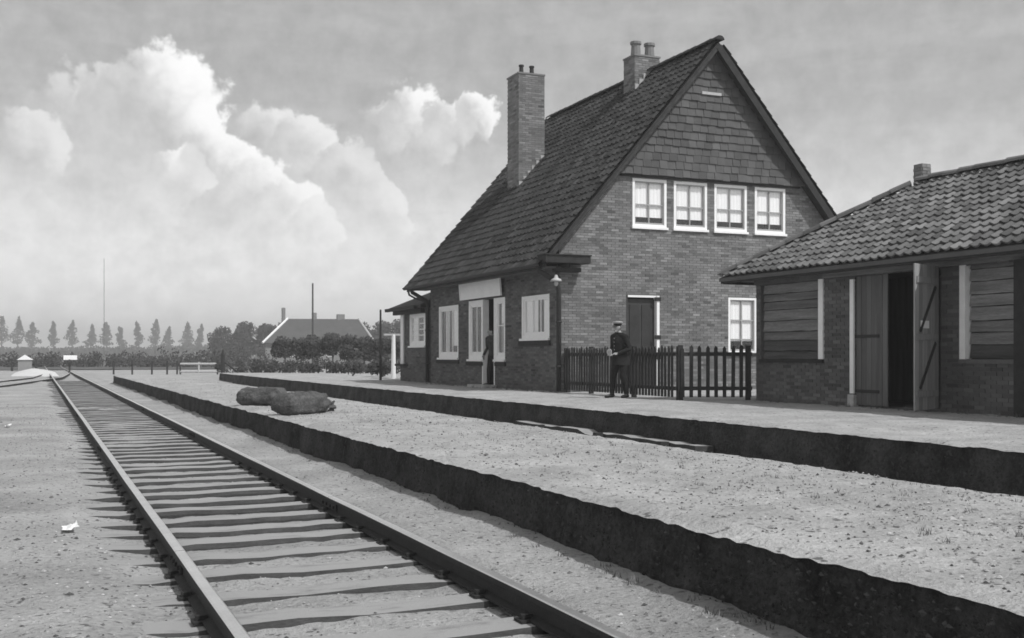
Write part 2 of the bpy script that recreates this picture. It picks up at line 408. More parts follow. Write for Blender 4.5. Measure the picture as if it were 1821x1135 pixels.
def track(name, label, pathL, pathR, y0, y1, zt, smax, seglen=9.0, spikes=0):
    root = thing(name, (sum(pathL(y0) + pathR(y0)) / 2 if False else (pathL(y0) + pathR(y0)) / 2, y0, 0), label, 'railway track', 'railway tracks')
    for side, pf in ((0, pathL), (1, pathR)):
        y = y0 + side * 2.2
        while y < y1:
            ye = min(y + seglen, y1); k = max(2, int((ye - y) / 1.0))
            pts = [(pf(y + (ye - y) * i / k), y + (ye - y) * i / k) for i in range(k + 1)]
            pts[0] = (pts[0][0], y + .004); pts[-1] = (pts[-1][0], ye - .004)
            r = rail_mesh(pts, zt).build('rail', ['rail', 'railtop'], root)
            if y < 40 and y > y0 + 1:
                f = link('fishplate', fishplate, r); f.location = (pf(y), y, zt - .13)
            y = ye
    y = y0 + .3; rs = random.Random(len(name))
    while y < smax:
        cx = (pathL(y) + pathR(y)) / 2; ang = math.atan2(-(pathL(y + .5) - pathL(y)), .5)
        s = link('sleeper', rs.choice(slm), root)
        s.location = (cx + rs.uniform(-.05, .05), y, zt - .13 - .002 + rs.uniform(-.004, .002)); s.rotation_euler = (rs.uniform(-.02, .02), rs.uniform(-.004, .004), ang + rs.uniform(-.015, .015))
        if y < spikes:
            for pf in (pathL, pathR):
                for sx in (-1, 1): c = link('rail_spike', clip, s); c.location = (pf(y) + .066 * sx, y, zt - .13); c.rotation_euler.z = 0 if sx > 0 else math.pi
        y += .6 + rs.uniform(-.06, .06)
    return root
track('railway_track', 'main railway track beside the island platform, nearest the viewer', lambda y: RL, lambda y: RR, -2.0, 190, .10, 62, spikes=14)
def c2(y, off):
    u = sm(56, 100, y); return (7.32 + off) * (1 - u) + (1.56 + off) * u
track('railway_track', 'second track sunk between the island platform and the station platform', lambda y: c2(y, -.75), lambda y: c2(y, .75), -2.0, 98, -.04, 60)
def c3(y, off):
    return -9.4 + .1506 * y + off * 1.02 if y < 66 else (1.56 + off) - (1.56 + 9.4 - .1506 * 66) * (1 - sm(50, 92, y)) / (1 - sm(50, 92, 66))
track('railway_track', 'siding crossing in from the left to join the main track', lambda y: c3(y, -.75), lambda y: c3(y, .75), 24.0, 90, .09, 64)

# ------------------------------------------------------------------ brick laying
BL, BH, JT = .21, .055, .011
def wall_panel(F, poly, openings, thick, name, m, parent):
    """wall of an outline with openings cut through it"""
    O, U, V, Nn = F
    bm = bmesh.new(); vs_ = [bm.verts.new((u, v, 0)) for u, v in poly]; bm.faces.new(vs_)
    us = sorted({round(a, 4) for o_ in openings for a in o_[:2]}); vv = sorted({round(a, 4) for o_ in openings for a in o_[2:4]})
    for u in us: bmesh.ops.bisect_plane(bm, geom=bm.verts[:] + bm.edges[:] + bm.faces[:], plane_co=(u, 0, 0), plane_no=(1, 0, 0))
    for v in vv: bmesh.ops.bisect_plane(bm, geom=bm.verts[:] + bm.edges[:] + bm.faces[:], plane_co=(0, v, 0), plane_no=(0, 1, 0))
    kill = []
    for f in bm.faces:
        c = f.calc_center_median()
        if any(o_[0] < c.x < o_[1] and o_[2] < c.y < o_[3] for o_ in openings): kill.append(f)
    bmesh.ops.delete(bm, geom=kill, context='FACES')
    r = bmesh.ops.extrude_face_region(bm, geom=bm.faces[:])
    for e in r['geom']:
        if isinstance(e, bmesh.types.BMVert): e.co.z -= thick
    bmesh.ops.recalc_face_normals(bm, faces=bm.faces[:])
    for v in bm.verts: v.co = O + U * v.co.x + V * v.co.y + Nn * (v.co.z - .009)
    if U.cross(V).dot(Nn) < 0: bmesh.ops.reverse_faces(bm, faces=bm.faces[:])
    me = bpy.data.meshes.new(name); bm.to_mesh(me); bm.free(); me.materials.append(MT[m])
    return link(name, me, parent)
def lay(F, v0, v1, span, openings, seed=0):
    """courses of bricks: list of (F,u0,u1,v0,v1,n,tint); span(v) gives the wall's left and right edge at a height"""
    rs = random.Random(seed); out = []; v = v0; k = 0
    while v + BH <= v1:
        a, b = span(v + BH)
        cuts = [(a, b)]
        for o_ in openings:
            if o_[2] - .01 < v + BH / 2 < o_[3] + .01:
                nc = []
                for p, q in cuts:
                    if o_[1] <= p or o_[0] >= q: nc.append((p, q)); continue
                    if o_[0] > p: nc.append((p, o_[0]))
                    if o_[1] < q: nc.append((o_[1], q))
                cuts = nc
        for p, q in cuts:
            u = math.floor(p / (BL + JT)) * (BL + JT) + ((BL + JT) / 2 if k % 2 else 0) - (BL + JT)
            while u < q:
                u0, u1 = max(u, p), min(u + BL, q)
                if u1 - u0 > .045:
                    band = 1 + .16 * nz(u0 * .5, v * 1.1, seed, 1) + .1 * nz(u0 * .8, v * 5, seed, 1)
                    out.append([F, u0, u1, v, v + BH, rs.uniform(-.002, .003), max(.4, rs.gauss(1, .19)) * band])
                u += BL + JT
        v += BH + JT; k += 1
    return out
def bricks_to(bricks, parent, m, nparts, rank, name='brickwork'):
    full = [b for b in bricks if b[2] - b[1] > BL - .002]
    full.sort(key=rank); chosen = full[:nparts]; ids = {id(b) for b in chosen}
    mb = MB()
    for b in bricks:
        if id(b) not in ids: mb.box(b[0], b[1], b[2], b[3], b[4], -.012, b[5], b[6], back=False)
    if mb.f:
        st = mb.build(name, [m], parent); st['kind'] = 'stuff'
    if chosen:
        var = {}
        for b in chosen:
            O, U, V, Nn = b[0]; q = min(11, max(0, int((b[6] - .6) / .08))); key = (tuple(U), q)
            if key not in var:
                w = MB(); w.box((Vector((0, 0, 0)), U, V, Nn), -BL / 2, BL / 2, 0, BH, -.012, 0, .64 + .08 * q, back=False); var[key] = w.mesh('brick', [m])
            o_ = link('brick', var[key], parent); o_.location = O + U * ((b[1] + b[2]) / 2) + V * b[3] + Nn * b[5]

# ------------------------------------------------------------------ windows
def window(F, u0, u1, v0, v1, parent, cols, rows, fw=.07, sw=.045, bar='bar', frame='white', curtain=None, sill='white', sdrop=.0, rowpos=None, inset=.06, hood=None):
    w = MB(); w.box(F, u0, u0 + fw, v0, v1, -inset - .055, -inset + .03); w.box(F, u1 - fw, u1, v0, v1, -inset - .055, -inset + .03)
    w.box(F, u0 + fw, u1 - fw, v1 - fw, v1, -inset - .055, -inset + .027); w.box(F, u0 + fw, u1 - fw, v0, v0 + fw, -inset - .055, -inset + .027)
    win = w.build('window', [frame], parent)
    a, b, c, d = u0 + fw, u1 - fw, v0 + fw, v1 - fw
    sash = MB()
    sash.box(F, a, a + sw, c, d, -inset - .05, -inset); sash.box(F, b - sw, b, c, d, -inset - .05, -inset)
    sash.box(F, a + sw, b - sw, d - sw, d, -inset - .05, -inset - .002); sash.box(F, a + sw, b - sw, c, c + sw * 1.6, -inset - .05, -inset - .002)
    a, b, c, d = a + sw, b - sw, c + sw * 1.6, d - sw
    us = [a + (b - a) * i / cols for i in range(cols + 1)]
    vs_ = [c + (d - c) * r for r in (rowpos or [i / rows for i in range(rows + 1)])]
    bw_ = .016
    for u in us[1:-1]: sash.box(F, u - bw_, u + bw_, c, d, -inset - .045, -inset - .006)
    for v in vs_[1:-1]:
        for i in range(cols): sash.box(F, us[i] + (bw_ if i else 0), us[i + 1] - (bw_ if i < cols - 1 else 0), v - bw_, v + bw_, -inset - .043, -inset - .008)
    sash.build('sash', [bar], win)
    for i in range(cols):
        for j in range(rows):
            p = MB(); k = .004
            p.box(F, us[i] + k, us[i + 1] - k, vs_[j] + k, vs_[j + 1] - k, -inset - .03, -inset - .026); p.build('pane', ['glass'], win)
    if sill:
        s = MB(); s.box(F, u0 - .03, u1 + .03, v0 - .055, v0 + .004, -inset - .02, .055); s.build('sill', [sill], win)
    for (ca, cb, cc, cd) in (curtain or []):
        cu = MB(); ww = cb - ca; k = max(6, int(ww / .03)); O, U, V, Nn = F
        for i in range(k + 1):
            u = ca + ww * i / k; dep = -inset - .062 + .006 * math.sin(i * 1.9) + .003 * math.sin(i * 5.1)
            cu.v += [O + U * u + V * cc + Nn * dep, O + U * u + V * cd + Nn * dep]
        cu.v = [tuple(p) for p in cu.v]
        for i in range(k): cu.f.append([2 * i, 2 * i + 2, 2 * i + 3, 2 * i + 1]); cu.t.append(1.0); cu.m.append(0)
        cu.build('curtain', ['curtain'], win, smooth=True)
    return win

# ------------------------------------------------------------------ station house
HX0, HX1, HY0, HY1 = 11.9, 21.1, 24.5, 34.2
RX, RZ, RS = 16.40, 9.60, 1.165                          # ridge line and roof slope
GF = (Vector((0, HY0, 0)), X, Z, -Y)                  # gable wall frame: u = X, v = Z, outwards towards the viewer
FF = (Vector((HX0, 0, 0)), Y, Z, -X)                  # track-side wall frame: u = Y
house = thing('station_house', (16.5, 29.3, PT), 'tall brick station house with a steep tiled roof and two chimneys', 'house')
def roof_under(x): return RZ - .27 - RS * abs(x - RX)
gwin = [(13.98, 14.99), (15.21, 16.23), (16.46, 17.49), (17.75, 18.75)]
GO = [(a, b, 4.60, 5.84) for a, b in gwin] + [(13.79, 14.77, PT, 2.84), (16.9, 17.8, 1.36, 2.84)]
TL = 5.97
zl = roof_under(HX0)
gpoly = [(HX0, PT - .3), (HX1, PT - .3), (HX1, roof_under(HX1)), (RX, roof_under(RX)), (HX0, zl)]
wall_panel(GF, gpoly, GO, .22, 'gable_wall', 'mortar', house)
FO = [(31.6, 33.4, 1.22, 2.86), (29.6, 30.74, 1.18, 2.92), (28.67, 29.6, PT, 2.92), (27.93, 28.67, 1.18, 2.92), (25.07, 26.82, 1.74, 2.88)]
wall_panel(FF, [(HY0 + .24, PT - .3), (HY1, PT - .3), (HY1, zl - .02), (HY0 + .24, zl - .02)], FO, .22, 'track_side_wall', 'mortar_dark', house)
mb = MB(); mb.wbox(HX1 - .2, HX1, HY0 + .24, HY1, PT - .3, roof_under(HX1) - .02); mb.build('rear_wall', ['mortar'], house)
FG = (Vector((0, HY1, 0)), X, Z, Y)
wall_panel(FG, [(HX0 + .24, PT - .3), (HX1 - .22, PT - .3), (HX1 - .22, roof_under(HX1 - .2)), (RX, roof_under(RX)), (HX0 + .24, roof_under(HX0 + .22))], [], .2, 'far_gable_wall', 'mortar', house)
mb = MB(); mb.wbox(HX0 + .25, HX1 - .25, HY0 + .25, HY1 - .25, PT - .2, PT + .02); mb.build('floor', ['room'], house)
mb = MB(); mb.wbox(HX0 + .25, HX1 - .25, HY0 + .25, HY1 - .25, 3.45, 3.6); mb.build('upper_floor', ['room'], house)
mb = MB(); mb.wbox(HX0 + 1.6, HX0 + 1.7, HY0 + .25, HY1 - .25, PT + .02, 3.45); mb.wbox(13.7, 19.3, HY0 + 1.6, HY0 + 1.7, 3.6, 6.0); mb.wbox(HX0 + 1.72, HX1 - .25, HY0 + 1.6, HY0 + 1.7, PT + .02, 3.45)
mb.build('inner_wall', ['room'], house)

def gspan(v):
    h = (RZ - .27 - v) / RS; return (max(HX0, RX - h), min(HX1, RX + h))
bl = lay(GF, PT - .1, TL - .03, gspan, GO, 1)
bl += lay(FF, PT - .1, 3.62, lambda v: (HY0 + .012, HY1), FO, 2)
front = [b for b in bl if b[0] is FF]; gab = [b for b in bl if b[0] is GF]
bricks_to(gab, house, 'brick', 300, lambda b: (b[1] - 11.5) ** 2 + (b[3] - 3.2) ** 2 * 1.4, 'gable_brickwork')
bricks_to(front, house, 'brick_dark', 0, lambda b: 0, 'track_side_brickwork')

# tiles hung on the upper gable
hb = MB(); O_, U_, V_, N_ = GF
k = (RZ - .27 - TL) / RS
pts = [(RX - k, TL), (RX + k, TL), (RX, RZ - .27)]
hb.add([O_ + U_ * u + V_ * v + N_ * w for w in (.0, .03) for u, v in pts], [(3, 4, 5), (0, 1, 4, 3), (1, 2, 5, 4), (2, 0, 3, 5)])
hung = hb.build('tile_hanging', ['hung'], house)
hm = []
rs = random.Random(4)
for q in range(10):
    mb = MB(); tt = .55 + .1 * q
    F0 = (Vector((0, 0, 0)), X, Z, -Y); w = .118
    P = [(-w, 0, -.05), (w, 0, -.05), (w, .26, -.012), (-w, .26, -.012), (-w, 0, -.03), (w, 0, -.03), (w, .26, .0), (-w, .26, .0)]
    mb.add([(p[0], p[2], p[1]) for p in P], [(0, 1, 2, 3), (0, 4, 5, 1), (0, 3, 7, 4), (1, 5, 6, 2)], tt); hm.append(mb.mesh('hung_tile', ['hung']))
v = TL - .05; row = 0
while v < RZ - .5:
    h = (RZ - .30 - v) / RS - .02; u = RX - h + (.12 if row % 2 else 0) + .05
    kick = .05 * max(0, 1 - row / 3)
    while u < RX + h - .05:
        o_ = link('hung_tile', hm[min(9, max(0, int(rs.gauss(4.5, 1.1))))], hung)
        o_.location = (u, HY0 - .034 - kick + rs.uniform(-.006, .004), v + rs.uniform(-.012, .012)); o_.rotation_euler = (rs.uniform(-.03, .03) - kick * .6, rs.uniform(-.025, .025), rs.uniform(-.02, .02))
        u += .245
    v += .205; row += 1
mb = MB(); mb.box(GF, RX - k + .1, RX + k - .1, TL - .10, TL - .055, .0, .09); mb.build('drip_board', ['dark'], house)
mb = MB(); mb.box(GF, 16.02, 16.62, 8.16, 8.23, .05, .1); mb.build('vent_slot', ['stone'], house)

# roof: slabs, tiles, ridge, verges
roof = MB()
for sgn in (-1, 1):
    ex = RX + sgn * (RX - 11.28); ez = RZ - .09 - RS * abs(ex - RX)
    P = [(RX, 24.2, RZ - .09), (ex, 24.2, ez), (ex, 34.8, ez), (RX, 34.8, RZ - .09)]
    V = P + [(p[0], p[1], p[2] - .15) for p in P]
    fs = [(0, 1, 2, 3), (7, 6, 5, 4), (0, 4, 5, 1), (1, 5, 6, 2), (2, 6, 7, 3)]
    roof.add(V, fs if sgn < 0 else [f[::-1] for f in fs], .8)
roof = roof.build('roof', ['tile'], house)
PROF = [(0, .026), (.022, .038), (.05, .036), (.075, .02), (.11, .004), (.155, .0), (.2, .008), (.235, .022)]
def tile_mesh(tt, w, L, m, name, z0=0.0, lift=.034):
    mb = MB(); k = len(PROF); sc = w / .235
    for yy, dz in ((0, lift), (L, 0)):
        for px, pz in PROF: mb.v.append((px * sc - w / 2, yy, pz * sc * 1.2 + dz + z0))
    for px, pz in PROF: mb.v.append((px * sc - w / 2, .004, pz * sc * 1.2 + lift - .03 + z0))
    for i in range(k - 1):
        mb.f.append([i, i + 1, k + i + 1, k + i]); mb.f.append([2 * k + i, 2 * k + i + 1, i + 1, i])
    mb.f.append([2 * k, 0, k]); mb.t = [tt] * len(mb.f); mb.m = [0] * len(mb.f)
    return mb.mesh(name, [m], smooth=False)
def pitch_matrix(pitch, flip=1):
    c, s = math.cos(pitch), math.sin(pitch)
    return Matrix(((0, c * flip, -s * flip), (-1 * flip, 0, 0), (0, s, c)))
def tile_slope(parent, eave_x, eave_z, pitch, length, ya, yb, w, exp, m, nparts, ok, rank, seed, name='roof_tile'):
    rs = random.Random(seed); Rm = pitch_matrix(pitch); up = Vector((math.cos(pitch), 0, math.sin(pitch)))
    vm = [tile_mesh(.5 + .1 * q, w * 1.02, exp + .05, m, name) for q in range(11)]
    spots = []
    nrow = int(length / exp)
    for r in range(nrow + 1):
        y = yb - w / 2
        while y > ya:
            p = Vector((eave_x, y, eave_z)) + up * (r * exp)
            if ok(p + up * exp * .5): spots.append((p, r))
            y -= w
    spots.sort(key=rank)
    mb = MB()
    for i, (p, r) in enumerate(spots):
        sag = .012 * nz(p.y, r * .3, seed, .5)
        Q = Rm @ Matrix.Rotation(rs.uniform(-.035, .035), 3, 'Z') @ Matrix.Rotation(rs.uniform(-.075, .02), 3, 'X')
        q = min(10, max(0, int(rs.gauss(5 + 1.8 * nz(p.y, p.x, seed, .7), 2.4)))); loc = p + Vector((rs.uniform(-.006, .006), rs.uniform(-.006, .006), sag + rs.uniform(0, .008)))
        if i < nparts:
            o_ = link(name, vm[q], parent); o_.matrix_basis = Matrix.Translation(loc) @ Q.to_4x4()
        else:
            me = vm[q]; mb.add([loc + Q @ v.co for v in me.vertices], [list(f.vertices) for f in me.polygons], .5 + .1 * q)
    if mb.f:
        st = mb.build(name + '_field', [m], parent); st['kind'] = 'stuff'
PIT = math.atan(RS)
eave = Vector((11.2, 0, RZ - .07 - RS * (RX - 11.2)))
tile_slope(roof, eave.x, eave.z, PIT, (RX - 11.2) / math.cos(PIT) - .1, 24.18, 34.82, .235, .285, 'tile', 300,
           lambda p: p.x < RX + .05, lambda s: (Vector(s[0]) - EYE).length, 11)
def cap_tiles(a, b, r, m, parent, step=.36, seed=0, name='ridge_tile'):
    a, b = Vector(a), Vector(b); d = (b - a).normalized(); L = (b - a).length; rs = random.Random(seed)
    side = d.cross(Z).normalized(); up = side.cross(d); ms = []
    for q in range(5):
        mb = MB(); k = 7
        for yy, rr in ((0, r * 1.06), (step + .05, r * .94)):
            for i in range(k):
                an = math.pi * i / (k - 1) ; mb.v.append((rr * math.cos(an), yy, rr * math.sin(an) * .8))
        for i in range(k - 1): mb.f.append([i + 1, i, k + i, k + i + 1])
        mb.f.append(list(range(k))); mb.t = [.7 + .14 * q] * len(mb.f); mb.m = [0] * len(mb.f); ms.append(mb.mesh(name, [m]))
    M3 = Matrix((side, d, up)).transposed()
    for i in range(int(L / step)):
        o_ = link(name, rs.choice(ms), parent); o_.matrix_basis = Matrix.Translation(a + d * (i * step) + up * rs.uniform(-.008, .008)) @ M3.to_4x4()
cap_tiles((RX, 24.14, RZ - .03), (RX, 34.86, RZ - .05), .13, 'tile', roof, seed=2)
# verge tiles and barge boards of the near gable
for sgn in (-1, 1):
    ex = RX + sgn * (RX - 11.28)
    mb = MB(); d = Vector((ex - RX, 0, -RS * abs(ex - RX))); L = d.length; d.normalize(); up = Vector((-d.z * sgn, 0, d.x * sgn)); up = up if up.z > 0 else -up
    F = (Vector((RX, 24.2, RZ - .12)), d, up, -Y)
    mb.box(F, .06, L, *((-.16, .02) if sgn > 0 else (-.1, -.03)), 0, .03 if sgn > 0 else .015); mb.build('barge_board', ['dark' if sgn > 0 else 'tile'], house)
    if sgn > 0:
        rs = random.Random(9); vt = [tile_mesh(.5 + .12 * q, .24, .34, 'tile', 'verge_tile') for q in range(5)]
        pm_ = pitch_matrix(PIT, -1)
        for i in range(int(L / .285)):
            o_ = link('verge_tile', rs.choice(vt), roof); o_.matrix_basis = Matrix.Translation(F[0] + d * (L - i * .285) + up * .06 + Y * .09) @ (pm_ @ Matrix.Rotation(rs.uniform(-.03, .03), 3, 'Z')).to_4x4()

# eaves box, gutter and return at the corner
mb = MB(); mb.wbox(11.365, HX0 - .004, 24.3, 34.6, 3.44, 3.49); mb.wbox(11.3, 11.36, 24.25, 34.65, 3.42, 3.53); mb.build('eaves_box', ['fascia'], house)
mb = MB(); seg = 8
for yy in (24.12, 34.85):
    for i in range(seg + 1):
        an = math.pi + math.pi * i / seg; mb.v.append((11.21 + .075 * math.cos(an), yy, 3.53 + .075 * math.sin(an)))
for i in range(seg): mb.f.append([i, i + 1, seg + 2 + i, seg + 1 + i]); mb.t.append(1.0); mb.m.append(0)
mb.build('gutter', ['pipe'], house, smooth=True)
mb = MB(); mb.wbox(11.3, 12.52, 24.0, 24.485, 3.56, 3.74); mb.wbox(11.28, 12.54, 23.97, 24.485, 3.742, 3.77); mb.build('eaves_return', ['dark'], house)
mb = MB(); mb.wbox(11.7, 12.36, 24.2, 24.485, 3.36, 3.46); mb.wbox(11.86, 12.02, 24.12, 24.485, 3.463, 3.558); mb.build('eaves_bracket', ['dark'], house)
for yy, jog in ((24.36, 0), (34.28, 0)):
    mb = MB(); mb.tube([(11.24, yy, 3.5), (11.3, yy, 3.36), (11.78, yy, 3.1), (11.82, yy, 2.9), (11.82, yy, .42)], .065, 10)
    for zz in (1.0, 2.1): mb.tube([(11.82, yy, zz), (11.82, yy, zz + .05)], .08, 10)
    mb.build('downpipe', ['pipe'], house, smooth=True)

# chimneys
def chimney(x0, x1, y0, y1, zb, zt, pots, potr, poth, pm_='bar'):
    c = MB(); i = .009; c.wbox(x0 + i, x1 - i, y0 + i, y1 - i, zb, zt); ch = c.build('chimney', ['mortar'], house)
    b = []
    b += lay((Vector((0, y0 + i, 0)), X, Z, -Y), zb, zt, lambda v: (x0, x1), [], 21) + lay((Vector((x0 + i, 0, 0)), Y, Z, -X), zb, zt, lambda v: (y0, y1), [], 22)
    b += lay((Vector((0, y1 - i, 0)), X, Z, Y), zb, zt, lambda v: (x0, x1), [], 23) + lay((Vector((x1 - i, 0, 0)), Y, Z, X), zb, zt, lambda v: (y0, y1), [], 24)
    for q in b: q[5] += i
    bricks_to(b, ch, 'brick_chim', 0, lambda q: 0)
    cp = MB(); cp.wbox(x0 - .02, x1 + .02, y0 - .02, y1 + .02, zt, zt + .05); cp.build('cap', ['brick_chim'], ch)
    for px, py in pots:
        p = MB(); p.tube([(px, py, zt + .05), (px, py, zt + .05 + poth * .8), (px, py, zt + .05 + poth * .82), (px, py, zt + .05 + poth)], [potr, potr * .85, potr * 1.1, potr * 1.1], 10); p.build('chimney_pot', [pm_], ch, smooth=False)
    lead = MB()
    for k in range(6):
        xa = x0 + (x1 - x0) * k / 6; xb = x0 + (x1 - x0) * (k + 1) / 6; za = RZ - RS * abs(xa - RX); 
        lead.wbox(xa, xb - .004, y0 - .035, y0 - .012, za - .05, za + .16)
    lead.build('flashing', ['stone'], ch)
    return ch
chimney(13.8, 14.69, 31.3, 32.2, 6.0, 10.1, [(14.02, 31.6), (14.38, 31.6)], .075, .3, 'dark')
chimney(15.88, 16.72, 27.7, 28.35, 8.4, 9.98, [(16.06, 27.95), (16.52, 27.95)], .15, .42, 'brick_chim')

# gable windows, door, ground window
for a, b in gwin:
    window(GF, a, b, 4.60, 5.84, house, 2, 2, .07, .03, bar='bar', curtain=[(a + .08, b - .08, 4.86, 5.78)], rowpos=[0, .45, 1], inset=.025)
window(GF, 16.9, 17.8, 1.36, 2.84, house, 2, 3, .06, .03, curtain=[(16.98, 17.72, 1.68, 2.78)], rowpos=[0, .2, .6, 1], inset=.025, sill='dark')
mb = MB(); mb.box(GF, 14.69, 14.77, PT, 2.84, -.16, .02); mb.box(GF, 13.85, 14.69, 2.79, 2.84, -.16, .0); mb.build('door_frame', ['white'], house)
mb = MB(); mb.box(GF, 13.79, 13.85, PT, 2.84, -.16, -.02); mb.build('door_jamb', ['door'], house)
mb = MB(); mb.box(GF, 13.86, 14.68, PT + .03, 2.75, -.14, -.10)
door = mb.build('door', ['door'], house)
for va, vb in ((PT + .2, 1.15), (1.3, 2.6)):
    for ua, ub in ((13.94, 14.24), (14.3, 14.6)):
        p = MB(); p.box(GF, ua, ub, va, vb, -.098, -.085, .7); p.build('panel', ['door'], door)
p = MB(); p.tube([(14.6, 24.6, 1.35), (14.6, 24.53, 1.35), (14.5, 24.53, 1.35)], .012, 6); p.build('handle', ['iron'], door)
for vz in (2.7, 1.72, 1.2): p = MB(); p.box(GF, 14.62, 14.80, vz, vz + .1, .022, .04); p.build('hinge', ['iron'], door)
mb = MB(); mb.wbox(13.7, 14.85, 24.1, 24.49, PT - .05, PT + .06); mb.build('doorstep', ['stone'], house)

# track-side windows and doorway
window(FF, 31.6, 33.4, 1.22, 2.86, house, 3, 1, .11, .05, bar='white', curtain=[(31.75, 32.3, 1.6, 2.75), (32.65, 32.95, 1.35, 2.75)], inset=.04)
window(FF, 29.6, 30.74, 1.18, 2.92, house, 2, 1, .13, .06, bar='white', curtain=[(29.7, 29.95, 1.3, 2.8)], inset=.04)
window(FF, 27.93, 28.67, 1.18, 2.92, house, 1, 2, .12, .05, bar='white', curtain=[(28.0, 28.4, 2.2, 2.85)], inset=.04, rowpos=[0, .55, 1])
window(FF, 25.07, 26.82, 1.74, 2.88, house, 3, 1, .09, .05, bar='white', curtain=[(25.15, 25.6, 1.8, 2.82), (25.95, 26.75, 1.8, 2.82)], sill='white', inset=.04)
mb = MB(); mb.box(FF, 24.98, 26.9, 1.55, 1.68, .004, .06); mb.build('lower_sill', ['dark'], house)
for a, b, z in ((31.5, 33.5, 1.05), (29.55, 30.85, 1.0), (27.85, 28.6, 1.0)):
    mb = MB(); mb.box(FF, a, b, z, z + .1, .004, .05); mb.build('lower_sill', ['dark'], house)
mb = MB(); mb.box(FF, 28.66, 28.72, PT, 2.92, -.18, .012); mb.box(FF, 29.55, 29.61, PT, 2.92, -.18, .012); mb.build('door_frame', ['white'], house)
dl = MB(); Fd = (Vector((12.16, 28.74, 0)), Vector((1, -.05, 0)).normalized(), Z, Vector((-.05, -1, 0)).normalized())
dl.box(Fd, 0, .1, PT + .04, 2.85, -.04, 0); dl.box(Fd, .7, .8, PT + .04, 2.85, -.04, 0); dl.box(Fd, .1, .7, 2.74, 2.85, -.04, -.001)
dl = dl.build('open_door', ['white'], house)
p = MB(); p.box(Fd, .1, .7, PT + .04, 1.3, -.035, -.004); p.build('panel', ['dark'], dl)
p = MB(); p.box(Fd, .1, .7, 1.3, 2.74, -.022, -.018); p.build('pane', ['glass'], dl)
mb = MB(); mb.wbox(11.5, 11.88, 28.5, 29.8, PT - .04, PT + .07); mb.build('doorstep', ['stone'], house)

# annex at the far end
AY0, AY1 = 34.3, 37.5
annex = MB()
AF = (Vector((HX0 + .01, 0, 0)), Y, Z, -X)
AO = [(34.75, 36.45, 1.62, 2.72)]
aw = wall_panel(AF, [(AY0, PT - .2), (AY1, PT - .2), (AY1, 2.98), (AY0, 2.98)], AO, .2, 'annex_wall', 'mortar_dark', house)
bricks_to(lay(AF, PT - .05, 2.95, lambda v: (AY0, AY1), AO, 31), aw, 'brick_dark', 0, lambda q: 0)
mb = MB(); mb.wbox(HX0 + .22, 15.4, AY1 - .2, AY1, PT - .2, 2.97); mb.wbox(15.2, 15.4, AY0, AY1 - .21, PT - .2, 2.96); mb.build('annex_end_wall', ['mortar_dark'], house)
mb = MB(); mb.wbox(HX0 + 1.1, HX0 + 1.2, AY0, AY1 - .22, PT, 2.9); mb.build('annex_inner_wall', ['room'], house)
window(AF, 34.75, 36.45, 1.62, 2.72, house, 2, 4, .09, .05, bar='white', curtain=[(34.85, 35.2, 1.7, 2.65), (35.7, 36.35, 1.7, 2.65)], inset=.04)
mb = MB(); mb.box(AF, 37.02, 37.32, 1.0, 2.8, .004, .05); mb.build('annex_post', ['white'], house)
mb = MB(); mb.box(AF, 36.6, 37.7, .92, 1.0, .004, .14); mb.build('annex_ledge', ['dark'], house)
ar = MB(); e = [(11.58, 34.25, 2.98), (11.58, 37.75, 2.98), (15.7, 37.75, 2.98), (15.7, 34.25, 2.98)]; tp = [(12.9, 34.25, 3.62), (12.9, 36.2, 3.62), (14.2, 36.2, 3.62), (14.2, 34.25, 3.62)]
V = e + tp + [(p[0], p[1], p[2] - .1) for p in e]
ar.add(V, [(0, 4, 5, 1), (1, 5, 6, 2), (2, 6, 7, 3), (4, 7, 6, 5), (0, 1, 9, 8), (1, 2, 10, 9), (2, 3, 11, 10), (8, 9, 10, 11), (0, 8, 11, 3, 7, 4)]); ar.build('annex_roof', ['tile'], house)
mb = MB(); mb.wbox(11.44, 11.56, 34.6, 37.85, 2.84, 2.95); mb.wbox(11.66, 11.8, 34.5, 37.6, 2.72, 2.86); mb.build('annex_gutter', ['dark'], house)
mb = MB(); mb.tube([(11.32, 34.78, 3.45), (11.34, 34.72, 3.3), (11.5, 34.55, 3.18), (11.75, 34.4, 3.1)], .035, 6); mb.build('verge_bracket', ['dark'], house)

# signboard over the doorway and lamp at the corner
sb = thing('signboard', (11.8, 29.5, 2.95), 'long blank pale station board fixed over the open doorway', 'sign')
mb = MB(); Fs = (Vector((11.78, 0, 2.96)), Y, Vector((-.08, 0, 1)).normalized(), Vector((-1, 0, -.08)).normalized())
mb.box(Fs, 27.98, 31.06, .04, .5, -.02, .0); mb.build('board', ['cream'], sb)
mb = MB(); mb.box(Fs, 27.93, 31.11, .0, .04, -.03, .02); mb.box(Fs, 27.93, 31.11, .5, .54, -.03, .02); mb.box(Fs, 27.93, 27.98, .04, .5, -.03, .02); mb.box(Fs, 31.06, 31.11, .04, .5, -.03, .02); mb.build('frame', ['white'], sb)
lp = thing('wall_lamp', (11.75, 24.3, 3.1), 'small lamp with a pale shade hanging under the eaves at the house corner', 'lamp')
mb = MB(); mb.tube([(11.9, 24.44, 3.22), (11.72, 24.25, 3.32), (11.66, 24.18, 3.26)], .014, 6); mb.build('arm', ['iron'], lp)
mb = MB(); c_ = (11.66, 24.18)
mb.tube([(*c_, 3.27), (*c_, 3.2), (*c_, 3.16), (*c_, 3.11)], [.03, .05, .12, .15], 14); mb.build('lamp_shade', ['stone'], lp, smooth=True)
mb = MB(); mb.ball((*c_, 3.07), (.055, .055, .08)); mb.build('bulb', ['stone'], lp, smooth=True)

